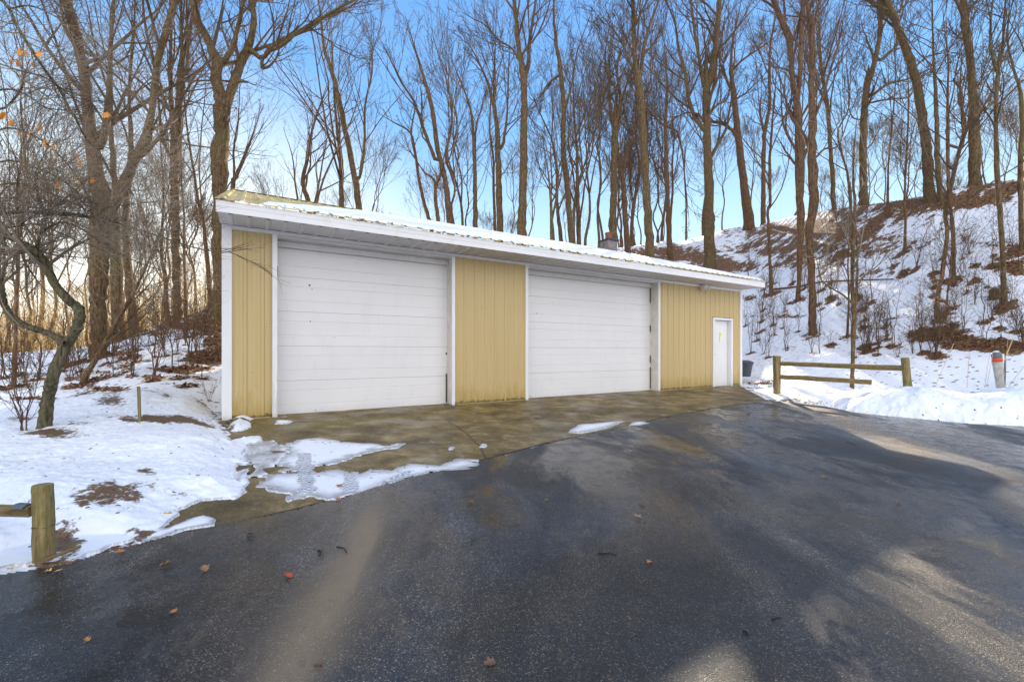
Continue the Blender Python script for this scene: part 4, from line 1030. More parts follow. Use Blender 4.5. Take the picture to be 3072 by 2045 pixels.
 ('maple_tree', 'dark trunk cut by the right edge of the picture', 0, 'bark', 'twig', 1.1, .5, ['F2345,330,50 2340,200,40 2335,60,38 E2336,1000,36 2345,700,36 2325,520,24 2290,400,18 2255,250,14 2265,80,10', 'E2345,720,20 2370,500,14 2340,300,10 2280,180,7']),
 ('young_tree', 'young forked tree right behind the split-rail fence at the right', 12.6, 'bark', 'twiglight', .42, .3,
  ['P2557,1130,13 2558,1080,12.5 2560,1000,15 2562,940,17 2560,925,17', 'F1228,725,28 1218,600,26 1218,450,24 1228,200,24 1236,0,20 E1322,1150,18 1322,950,12 1335,800,8', 'F1236,725,24 1250,600,20 1255,450,15 1252,250,11 1240,100,7', 'F1215,668,16 1160,620,13 1080,575,12 1020,520,9 1000,430,7', 'F1258,560,12 1300,500,10 1390,430,8 1460,330,5']),
 ('young_tree', 'slim two-stemmed tree behind the fence, left of the young forked one', 0, 'bark2', 'twig', .8, .3, ['F1190,905,22 1196,800,16 1200,650,13 1195,400,11 1210,200,8']),
 ('young_tree', 'thin straight trunk halfway up the slope above the fence, right of the reddish pair', 0, 'bark2', 'twig', .9, .35, ['F1570,340,26 1572,200,20 1574,60,18 E1636,1250,18 1640,1050,16 1655,800,13 1660,550,9 1650,400,6']),
 ('young_tree', 'short-footed thin trunk high on the slope between the crooked oak and the leaning trunk', 0, 'bark2', 'twig', .9, .35, ['F1460,112,26 1458,20,20 E1535,1150,17 1540,950,14 1560,750,11 1580,500,8 1575,300,6']),
 ('young_tree', 'gnarled thin tree with a twisted knot between the leaning trunk and the mossy tree', 22, 'bark2', 'twig', .8, .4, ['E1905,1200,24 1898,1000,20 1900,800,18 1895,560,14 1900,420,8', 'E1985,880,20 1980,650,20 1975,540,22 1945,500,20 1930,480,14 1955,440,14 1970,410,8']),
 ('young_tree', 'dark slim tree on the skyline behind the crooked oak, leaning slightly right', 25, 'bark2', 'twig', .9, .35, ['E1310,1240,22 1290,1050,16 1245,880,14 1235,780,12 1300,650,9 1290,450,7']),
]
BG_FEET = []
def build_trees():
    for k, (name, label, Y, bark, twig, dens, lo, stems) in enumerate(TREES):
        rng = np.random.default_rng(100+k)
        tok = stems[0].split()[0]; rg = PXR[tok[0]]; x0, y0 = [float(q) for q in tok[1:].split(',')[:2]]
        fx, fy = rg[0]+x0/rg[2], rg[1]+y0/rg[2]
        if Y == 0:
            X0, Y0, Z0 = hit(fx, fy); yc = float(np.interp(fx, CR[:, 0], CR[:, 2]))
            if Y0 > yc+.5: Y0 = yc+.3; X0 = Y0*(fx-CX)/F; Z0 = float(land(np.array([X0]), np.array([Y0]))[0])
        else: Y0 = Y; X0 = Y*(fx-CX)/F; Z0 = float(land(np.array([X0]), np.array([Y0]))[0])
        root = empty(name, (X0, Y0, Z0), label=label, cat='tree')
        paths = []
        for q, s in enumerate(stems):
            P, R = trace(s, Y0, rng, .25 if q else .08, 0.0 if q == 0 else rng.uniform(-.25, .22))
            # every stem thins out to a tip
            dl = P[-1]-P[-2]; P = np.vstack([P, P[-1]+dl*.55, P[-1]+dl*1.1]); R = np.r_[R, R[-1]*.55, R[-1]*.12]
            if q > 0:   # spring from the nearest earlier stem
                C_ = np.vstack([resample(a_, b_, 60)[0] for a_, b_ in paths]); dd = np.linalg.norm(C_[:, [0, 2]]-P[0][[0, 2]], axis=1); j = np.argmin(dd)
                P[:, 1] += C_[j, 1]-P[0, 1]
                if .02 < dd[j] < 2.5: P = np.vstack([C_[j], P]); R = np.r_[R[0]*1.15, R]
            paths.append((P, R))
        # recompute heights for shifted stems so they keep their place in the crown
        P0, R0 = paths[0]
        # sink the foot
        foot = P0[0].copy(); foot[2] = min(Z0, foot[2])-.45; P0 = np.vstack([foot, P0]); R0 = np.r_[R0[0]*1.25, R0]
        paths[0] = (P0, R0)
        org = np.array([X0, Y0, Z0])
        big = R0[1] > .12
        parts = []
        for q, (P, R) in enumerate(paths):
            n = 46 if (big and q == 0) else 26
            p, r = resample(P, R, n)
            # bark is never quite smooth: swell and pinch
            r = r*(1+.05*rng.normal(size=n)); p = p-org
            p[1:, :2] += rng.normal(size=(n-1, 2))*np.minimum(.02, r[1:, None]*.12)
            parts.append(tubes(p[None], r[None], 14 if (big and q == 0) else 9, .05, rng))
        V, Q = join(parts); mesh_np('trunk', V, Q, M[bark], root)
        # crown
        st = [(P-org, R) for P, R in paths]
        if len(st) > 1: st2 = st[1:]+[(st[0][0][len(st[0][0])//2:], st[0][1][len(st[0][0])//2:])]
        else: st2 = [(st[0][0], st[0][1])]
        rtw = .0050*max(1, Y0/17)
        if len(st) > 1:
            V1, Q1 = grow(rng, st2[:-1], dens*.9, rtw, lo=.12)
            V2, Q2 = grow(rng, st2[-1:], dens*.45, rtw, lo=.1)
            V, Q = join([(V1, Q1), (V2, Q2)])
        else: V, Q = grow(rng, st2, dens*1.25, rtw, lo=lo)
        mesh_np('crown', V, Q, M[twig], root)

def proto_tree(seed, H, r0, bark, twig, fork=True, lo=.4, dens=1.0, name='slender_tree'):
    rng = np.random.default_rng(seed)
    n = 9; P = np.zeros((n, 3)); P[:, 2] = np.linspace(-.3, H, n); P[1:, :2] = np.cumsum(rng.normal(size=(n-1, 2))*.018*H, 0)
    R = r0*np.linspace(1, .12, n); R[0] *= 1.35
    stems = [(P, R)]
    if fork:
        for q in range(rng.integers(1, 4)):
            j = rng.integers(3, 6); a = rng.random()*6.28; m = 6; Q = np.zeros((m, 3)); Q[0] = P[j]
            L = (H-P[j, 2])*.95
            for i in range(1, m):
                t = i/(m-1); Q[i] = P[j]+np.array([math.cos(a), math.sin(a), 0])*L*.30*t**.8+np.array([0, 0, L*t]); Q[i, :2] += rng.normal(size=2)*.015*H
            stems.append((Q, R[j]*.7*np.linspace(1, .15, m)))
    root = empty(name, (0, 0, 0))
    V, Q = join([tubes(resample(p, r, 22)[0][None], resample(p, r, 22)[1][None], 8, .05, rng) for p, r in stems]); mesh_np('trunk', V, Q, M[bark], root)
    V, Q = grow(rng, stems, dens*.8, .0085, lo=lo); mesh_np('crown', V, Q, M[twig], root)
    return root

def build_woods():
    specs = [(1, 15, .13, 'bark', 'twig'), (2, 13, .10, 'bark2', 'twig'), (3, 17, .16, 'bark', 'twig'), (4, 11, .08, 'bark2', 'twig2'), (5, 14, .11, 'bark', 'twig'), (6, 9, .06, 'bark2', 'twig'), (7, 16, .14, 'bark2', 'twig2')]
    protos = [proto_tree(*s) for s in specs]; used = [False]*len(protos)
    rng = np.random.default_rng(77)
    def put(px, Y, k, sc, label, group, cat='tree'):
        yc = float(np.interp(px, CR[:, 0], CR[:, 2]))
        if px > 1100 and Y < yc+1.0: q_ = yc+1+rng.uniform(0, 10); sc *= (q_/Y)**.8; Y = q_
        X = Y*(px-CX)/F; z = float(land(np.array([X]), np.array([Y]))[0])
        p = protos[k]
        o = p if not used[k] else copy_tree(p)
        used[k] = True
        o.location = (X, Y, z); o.rotation_euler = (0, 0, rng.random()*6.28); o.scale = (sc,)*3
        tag(o, label, cat, group)
    lab = 'slender bare tree in the woods on top of the hill behind the garage roof'
    for px in np.linspace(1120, 1900, 17):
        put(px+rng.uniform(-16, 16), rng.uniform(29, 46), rng.integers(0, 7), rng.uniform(.55, .95), lab, 'slender trees on the hill behind the garage')
    lab = 'slender bare tree standing on the skyline of the right-hand slope'
    for px in np.linspace(1900, 3120, 22):
        put(px+rng.uniform(-18, 18), rng.uniform(29, 44), rng.integers(0, 7), rng.uniform(.5, .95), lab, 'slender trees on the right-hand skyline')
    lab = 'tall slender bare tree deep in the woods behind the skyline'
    for i in range(6):
        put(rng.uniform(1560, 2500), rng.uniform(33, 50), rng.choice([0, 2, 6]), rng.uniform(.95, 1.25), lab, 'tall trees deep in the woods')
    lab = 'dark straight trunk among the close-set trees right of the chimney'
    for i in range(5):
        put(1790+i*50+rng.uniform(-9, 9), rng.uniform(30, 40), rng.choice([0, 1, 2, 4, 6]), rng.uniform(.85, 1.15), lab, 'close-set trees right of the chimney')
    lab = 'straight young trunk in the close thicket directly behind the chimney'
    for i in range(8):
        put(1868+i*18+rng.uniform(-4, 4), 43.5+(i % 3)*1.3, [1, 3, 5][i % 3], rng.uniform(.75, .95), lab, 'close-set trunks directly behind the chimney')
    lab = 'slender bare tree in the low woods above the left end of the roof'
    for px in np.linspace(700, 1130, 14):
        put(px+rng.uniform(-16, 16), rng.uniform(30, 44), rng.integers(1, 7), rng.uniform(.42, .72), lab, 'slender trees above the left end of the roof')
    lab = 'bare tree in the sunlit woods beyond the field at the left'
    for i in range(26):
        put(rng.uniform(-60, 690), rng.uniform(24, 48), rng.integers(0, 7), rng.uniform(.6, .95), lab, 'trees in the sunlit woods at the left')

# ------------------------------------------------------------------ crooked tree in the left foreground
CROOKED = ['B295,1600,118 300,1500,104 328,1300,96 352,1200,92 385,1100,88 440,980,86 490,910,76 530,820,78 535,750,80 500,700,76 450,660,72 395,610,72 345,520,70 295,420,72 240,345,60 150,290,52 60,250,46 -60,190,36 -200,120,24',
 'B450,960,70 400,930,66 300,885,60 190,850,58 100,800,62 45,740,60 20,660,54 5,560,48 -30,430,42 -80,300,30 -160,120,22', 'B240,345,46 180,345,44 80,350,36 -40,340,30 -160,300,20',
 'B-200,40,44 -120,60,40 0,92,38 150,78,36 300,85,34 450,90,30 620,115,22 760,140,14 880,200,8', 'A-80,720,24 20,730,20 100,660,20 150,580,18 160,520,12 200,400,7',
 'A-60,-80,30 60,60,28 110,170,27 190,300,26 300,470,26 400,600,24 450,700,22 520,820,18 570,920,12 640,1000,7', 'A300,1440,34 260,1330,34 238,1220,32 270,1150,24 340,1130,16 430,1160,9',
 'B240,345,36 260,270,30 300,200,24 420,150,18 560,200,16 700,300,13 830,370,11 980,440,9 1120,480,6', 'A-60,400,16 0,430,16 150,480,16 300,520,14 420,600,11 540,640,7', 'A-80,900,18 60,860,17 200,900,16 330,980,14 450,1100,12 560,1240,9 680,1330,6',
 'A300,1440,20 480,1450,17 640,1460,14 700,1400,12 780,1385,11 900,1370,9 1080,1350,6', 'B600,110,14 800,160,12 1000,220,11 1250,300,10 1500,350,9 1600,370,7 1700,420,6 1790,490,5 1840,522,4', 'A-60,1100,20 80,1080,18 220,1120,15 380,1190,12 520,1290,9 660,1380,6',
 'A-60,620,18 60,600,16 180,640,15 300,720,12 420,740,9 600,760,6', 'A60,60,16 200,40,14 330,90,12 480,180,9 620,280,6', 'B-40,200,22 100,180,18 260,160,14 420,230,12 600,300,9 760,340,6', 'B60,250,20 200,120,16 380,40,12 A480,1300,10 600,1200,8 760,1150,5',
 'A-40,1250,18 100,1230,16 240,1260,13 420,1330,10 600,1420,7']
def leaf_mesh(name, mat, seed, L=.09, kind='oak'):
    rng = random.Random(seed); n = 9; out = []
    for i in range(n):
        t = i/(n-1)
        wd = math.sin(math.pi*min(1, t*1.02+.02))**.7*.34
        if kind == 'oak': wd *= 1+.38*math.sin(t*19)
        else: wd *= 1+.55*math.sin(t*9.5+.6)
        out.append((t-.5, max(wd, .01)))
    vs = []; c1, c2 = rng.uniform(.5, 1.6), rng.uniform(-.8, 1.2)
    for t, wd in out:
        for k in (-1, -.5, 0, .5, 1):
            y = k*wd; vs.append((t*L, y*L, L*(c1*y*y*1.3+c2*t*t*.35+.03*rng.random())))
    fs = [(i*5+k, i*5+k+1, (i+1)*5+k+1, (i+1)*5+k) for i in range(n-1) for k in range(4)]
    m = MB(); m.add(vs, fs); b = len(m.v)
    m.add([(-.5*L, -.012*L, .03*L), (-.5*L, .012*L, .03*L), (-.78*L, .006*L, .07*L), (-.78*L, -.006*L, .07*L)], [(0, 1, 2, 3)])
    me = bpy.data.meshes.new(name); me.from_pydata(m.v, [], m.f); me.materials.append(mat); me.polygons.foreach_set('use_smooth', [True]*len(me.polygons))
    z = min(v[2] for v in m.v)
    for v in me.vertices: v.co.z -= z
    return me
def leaf_mat(name, c1, c2):
    m = NB(name); n = m.noise(m.coord(), 30, 4)
    s = m.done(m.mix(n, c1, c2), .6); return s
def build_crooked():
    rng = np.random.default_rng(9)
    Y0 = hit(129, 1312)[1]; X0, _, Z0 = hit(129, 1312)
    root = empty('crooked_tree', (X0, Y0, Z0), label='crooked mossy tree with a bent double trunk and a tangle of thin twigs, left foreground', cat='tree')
    org = np.array([X0, Y0, Z0]); paths = []; parts = []
    for q, s in enumerate(CROOKED):
        P, R = trace(s, Y0, rng, .18 if q > 1 else .06, 0 if q < 1 else rng.uniform(-.25, .25))
        if q in (1, 2, 7): P[:, 1] += Y0-P[0, 1]
        if q == 11: P[:, 1] = np.linspace(Y0, 5.35, len(P))*1.0; P[:, 0] = P[:, 1]*((P[:, 0]/Y0) if False else P[:, 0]/Y0); P[:, 2] = CAMZ+(P[:, 2]-CAMZ)*P[:, 1]/Y0
        paths.append((P, R))
    P0, R0 = paths[0]; foot = P0[0].copy(); foot[2] -= .15; paths[0] = (np.vstack([foot, P0]), np.r_[R0[0]*1.2, R0])
    for q, (P, R) in enumerate(paths):
        n = 90 if q < 2 else 30
        p, r = resample(P, R, n); p = p-org; r = r*(1+.06*rng.normal(size=n))
        if q < 2: p[1:] += rng.normal(size=(n-1, 3))*.004
        parts.append(tubes(p[None], r[None], 18 if q < 2 else 7, .07, rng))
    V, Q = join(parts[:3]); mesh_np('trunk', V, Q, M['barkmoss'], root)
    V, Q = join(parts[3:]); mesh_np('branches', V, Q, M['barkmoss'], root)
    n = 24
    sel = [k for k in range(len(paths)) if k not in (0, 1)]
    ends = [(paths[0][0][13:], paths[0][1][13:]), (paths[1][0][6:], paths[1][1][6:])]
    st = [(P-org, R) for P, R in ends+[paths[k] for k in sel if k != 11]]
    P = np.stack([resample(p, r, n)[0] for p, r in st]); R = np.stack([resample(p, r, n)[1] for p, r in st])
    a, ra = sprout(rng, P, R, 16, .05, .99, 50, 0, .5, 12, .01, (.10, -.01, .015), .10, .0030, absL=1.25)
    b, rb = sprout(rng, a, ra, 6, .08, .97, 40, 0, .6, 8, .01, (.07, 0, .01), .13, .0021, absL=.50)
    c, rc = sprout(rng, b, rb, 4, .15, .98, 42, 0, .7, 5, .0, (.04, 0, 0), .16, .0015, absL=.17)
    # keep this crown to the left of the door: twigs that would hang before it are dropped
    def ok(p):
        e = p+org; px = CX+F*e[..., 0]/e[..., 1]; return (px.max(1) < 690) & (e[..., 1].min(1) > 2.5)
    ka, kb, kc = ok(a), ok(b), ok(c)
    # lowest trunk region stays clear
    V, Q = join([tubes(a[ka], ra[ka], 4), tubes(b[kb], rb[kb], 3), tubes(c[kc], rc[kc], 3)])
    mesh_np('twigs', V, Q, M['twiglight'], root)
    P1, R1 = resample(*[(paths[11][0]-org), paths[11][1]], n)
    a, ra = sprout(rng, P1[None], R1[None], 9, .55, .93, 24, 0, .8, 10, .0, (.03, 0, -.02), .05, .0022, absL=.42)
    b, rb = sprout(rng, a, ra, 4, .2, .9, 28, 0, .7, 6, .0, (.03, 0, -.01), .07, .0016, absL=.15)
    V, Q = join([tubes(a, ra, 4), tubes(b, rb, 3)]); mesh_np('twigs', V, Q, M['twig'], root)
    lm = leaf_mat('orange_leaf', (.62, .20, .02), (.85, .36, .05))
    mes = [leaf_mesh('leaf', lm, i, .10) for i in range(4)]
    for i, (ax, ay) in enumerate([(120, 350), (175, 360), (65, 415), (113, 425), (230, 440), (275, 865), (80, 830), (350, 985), (300, 965), (195, 900), (130, 895), (535, 1100), (510, 1050), (355, 1080), (610, 1210), (500, 1210), (400, 1250), (710, 770), (15, 785), (265, 370)]):
        px, py = ax/2.24, ay/2.24; Yl = Y0+rng.uniform(-.5, .3)
        o = bpy.data.objects.new('leaf', mes[i % 4]); COL.objects.link(o); o.parent = root
        o.location = (Yl*(px-CX)/F-X0, Yl-Y0, CAMZ+Yl*(HY-py)/F-Z0); o.rotation_euler = (rng.uniform(-1, 1), rng.uniform(.8, 2.2), rng.uniform(0, 6)); s_ = rng.uniform(.6, 1.25); o.scale = (s_,)*3

# ------------------------------------------------------------------ undergrowth
SAPS = []
def plan_undergrowth():
    """where the saplings and shrubs stand (photo pixels -> land); also leaves a ring of litter at each foot"""
    rng = np.random.default_rng(31)
    for i in range(150):
        px = rng.uniform(2236, 3085); py = rng.uniform(760, 1085) if i > 25 else rng.uniform(980, 1075)
        sky = np.interp(px, CR[:, 0], CR[:, 3]); py = max(py, sky+60)
        if px > 2330 and py > 1075: py = 1060
        x, y, z = hit(px, py)
        if ndist(x, y) > -5.4 and -0.4 < sdist(x, y) < 14.3: continue
        SAPS.append((x, y, z, 'slope', i)); TREE_FEET.append((x, y, rng.uniform(.10, .24)))
    for i in range(60):
        px = rng.uniform(0, 660); sky = np.interp(px, CR[:, 0], CR[:, 3]); py = rng.uniform(sky+25, 1150)
        x, y, z = hit(px, py)
        if sdist(x, y) > -.3 and ndist(x, y) > -5.5: continue
        SAPS.append((x, y, z, 'mound', i)); TREE_FEET.append((x, y, rng.uniform(.08, .18)))
    for k, T in enumerate(TREES):
        tok = T[7][0].split()[0]; rg = PXR[tok[0]]; x0, y0, w0 = [float(q) for q in tok[1:].split(',')]
        fx, fy = rg[0]+x0/rg[2], rg[1]+y0/rg[2]
        if T[2] == 0: x, y, z = hit(fx, fy)
        else: y = T[2]; x = y*(fx-CX)/F
        r = w0/rg[2]*y/F/2
        TREE_FEET.append((x, y, r*1.5+.18))
def whip(seed, H, nst, spread, dens, name, twig, r0=.011, bark='bark2', leafy=0):
    rng = np.random.default_rng(seed); stems = []
    for q in range(nst):
        a = rng.random()*6.28; m = 8; Q = np.zeros((m, 3)); L = H*rng.uniform(.65, 1.0)
        for i in range(m):
            t = i/(m-1); Q[i] = np.array([math.cos(a)*spread*L*t**1.3, math.sin(a)*spread*L*t**1.3, L*t-.08]); Q[i, :2] += rng.normal(size=2)*.012*L*(i > 0)
        stems.append((Q, r0*rng.uniform(.7, 1.1)*np.linspace(1, .25, m)))
    root = empty(name)
    V, Q = join([tubes(resample(p, r, 14)[0][None], resample(p, r, 14)[1][None], 5) for p, r in stems]); mesh_np('stem', V, Q, M[bark], root)
    P = np.stack([resample(p, r, 14)[0] for p, r in stems]); R = np.stack([resample(p, r, 14)[1] for p, r in stems])
    a, ra = sprout(rng, P, R, max(3, int(7*dens)), .25, .98, 40, .32, .6, 7, .05, jit=.12, rmin=.0040)
    b, rb = sprout(rng, a, ra, 4, .2, .98, 38, .45, .7, 5, .04, jit=.14, rmin=.0034)
    V, Q = join([tubes(a, ra, 4), tubes(b, rb, 3)]); mesh_np('twigs', V, Q, M[twig], root)
    if leafy:
        lm = M['dryleaf']; pts = np.concatenate([b[:, -1], b[:, 2]]); rng.shuffle(pts)
        mb = MB()
        for p in pts[:leafy]:
            d = Vector(rng.normal(size=3)).normalized(); e_ = d.orthogonal().normalized(); s_ = rng.uniform(.03, .05)
            c = Vector(p); mb.add([c-d*s_, c+e_*s_*.4, c+d*s_, c-e_*s_*.4], [(0, 1, 2, 3)])
        mb.build('dry_leaves', lm, root)
    return root
def build_undergrowth():
    M['dryleaf'] = leaf_mat('dry_beech_leaf', (.30, .14, .06), (.46, .26, .13))
    kinds = [('sapling', whip(1, 2.6, 1, .05, 1.3, 'sapling', 'twig')), ('shrub', whip(2, 1.3, 5, .35, 1, 'shrub', 'twig', .008)), ('sapling', whip(3, 3.6, 1, .03, 1.6, 'sapling', 'twig', .017)),
             ('shrub', whip(4, .9, 4, .5, .8, 'shrub', 'twig2', .007)), ('sapling', whip(5, 1.6, 2, .12, 1, 'sapling', 'twig2', .010)), ('shrub', whip(6, 1.8, 6, .25, 1.1, 'shrub', 'twig', .010)), ('sapling', whip(7, 2.2, 2, .10, 1.2, 'sapling', 'twig2', .012, 'bark2', 26))]
    lab = {('slope', 'sapling'): ('thin leafless sapling standing in a tuft of brown leaves on the right-hand snowy slope', 'saplings on the right-hand slope'),
           ('slope', 'shrub'): ('low leafless shrub of several thin stems on the right-hand snowy slope', 'shrubs on the right-hand slope'),
           ('mound', 'sapling'): ('thin leafless sapling on the snowy mound left of the garage', 'saplings on the mound left of the garage'),
           ('mound', 'shrub'): ('low leafless shrub of thin stems on the snowy mound left of the garage', 'shrubs on the mound left of the garage')}
    used = set(); rng = np.random.default_rng(4)
    for (x, y, z, where, i) in SAPS:
        k = int(rng.integers(0, len(kinds))) if i > 7 else i % 7
        nm, p = kinds[k]; o = p if k not in used else copy_tree(p); used.add(k)
        o.location = (x, y, z); o.rotation_euler = (0, 0, rng.random()*6.28); s_ = rng.uniform(.6, 1.25); o.scale = (s_,)*3
        l, g = lab[(where, nm)]; tag(o, l, nm, g)
    # the shrub at the crooked tree's foot
    x, y, z = hit(75, 1318); o = copy_tree(kinds[5][1]); o.location = (x, y, z); o.scale = (.8,)*3; o.rotation_euler = (0, 0, 1.0)
    for kk in ('group',):
        if kk in o: del o[kk]
    tag(o, 'leafless many-stemmed shrub close against the left side of the crooked tree', 'shrub')
    x, y, z = hit(625, 1205); o = copy_tree(kinds[3][1]); o.location = (x, y, z); o.scale = (.55,)*3
    if 'group' in o: del o['group']
    tag(o, 'tiny broken twig shrub in the snow beside the white corner of the garage', 'shrub')

def build_litter():
    """curled brown leaves lying where the snow has melted"""
    rng = np.random.default_rng(8); N = 240000
    px = rng.uniform(-100, 3150, N); Y = np.exp(rng.uniform(math.log(5), math.log(30), N)); X = Y*(px-CX)/F
    Z = land(X, Y); L = litter_at(X, Y, Z)
    n1 = fbm(X, Y*.9, 1.3, 4)*.35
    ok = (L+n1 > .5-.0*px) & (sdf(ASPH, X, Y) < -.1) & (sdf(CONC, X, Y) < -.15) & ~((ndist(X, Y) > -5.2) & (sdist(X, Y) > -.15) & (sdist(X, Y) < 14.2) & (ndist(X, Y) < .2))
    X, Y, Z = X[ok][:15000], Y[ok][:15000], Z[ok][:15000]; n = len(X)
    s = rng.uniform(.028, .062, n); a = rng.uniform(0, 6.28, n); t1 = rng.normal(size=n)*.45; t2 = rng.normal(size=n)*.45
    d = np.stack([np.cos(a), np.sin(a), t1], 1); e_ = np.stack([-np.sin(a), np.cos(a), t2], 1)
    c = np.stack([X, Y, Z+.02+rng.random(n)*.03], 1)
    V = np.stack([c-d*s[:, None], c-e_*s[:, None]*.5-[0, 0, .008], c+d*s[:, None], c+e_*s[:, None]*.5+[0, 0, .008]], 1).reshape(-1, 3)
    Q = np.arange(4*n).reshape(-1, 4)
    m = NB('fallen_brown_leaves'); r_ = m.sep(m.vor(m.world(), 14, 'Color'))[0]
    mat = m.done(m.ramp(r_, [(0, (.07, .032, .015)), (.4, (.17, .07, .028)), (.7, (.27, .125, .05)), (.9, (.38, .21, .095)), (1, (.10, .06, .03))]), .75)
    o = mesh_np('leaf_litter', V, Q, mat, smooth=False); tag(o, 'brown fallen leaves lying where the snow has melted on the slopes', 'leaves', kind='stuff')

def build_far_woods():
    """the sunlit thicket and tall dry grass beyond the field at the left"""
    rng = np.random.default_rng(12)
    def strands(name, N, x0, x1, y0, y1, h0, h1, r, mat, label, cat):
        pxs = rng.uniform(x0, x1, N); Y = rng.uniform(y0, y1, N); X = Y*(pxs-CX)/F; Z = land(X, Y)
        n = 6; P = np.zeros((N, n, 3)); h = rng.uniform(h0, h1, N)
        P[:, 0] = np.stack([X, Y, Z-.1], 1); d = np.tile([0, 0, 1.], (N, 1)); d[:, :2] += rng.normal(size=(N, 2))*.14
        for j in range(1, n):
            d += rng.normal(size=(N, 3))*.10; d[:, 2] = np.abs(d[:, 2])+.2; d /= np.linalg.norm(d, axis=1, keepdims=True); P[:, j] = P[:, j-1]+d*(h/(n-1))[:, None]
        R = r*rng.uniform(.5, 1.3, N)[:, None]*np.linspace(1, .3, n)[None]
        a, ra = sprout(rng, P, R, 4, .25, .98, 36, .35, .7, 4, .06, jit=.15, rmin=r*.45)
        V, Q = join([tubes(P, R, 3), tubes(a, ra, 3)])
        o = mesh_np(name, V, Q, mat); tag(o, label, cat, kind='stuff')
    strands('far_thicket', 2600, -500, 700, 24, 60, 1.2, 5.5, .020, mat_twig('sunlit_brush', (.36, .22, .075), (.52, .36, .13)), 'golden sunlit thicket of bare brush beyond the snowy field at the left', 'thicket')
    strands('thicket_behind_roof', 500, 820, 1020, 24, 30, .8, 3.4, .012, mat_twig('orange_brush', (.36, .17, .08), (.48, .27, .14)), 'reddish brush glowing behind the bare left end of the roof', 'thicket')

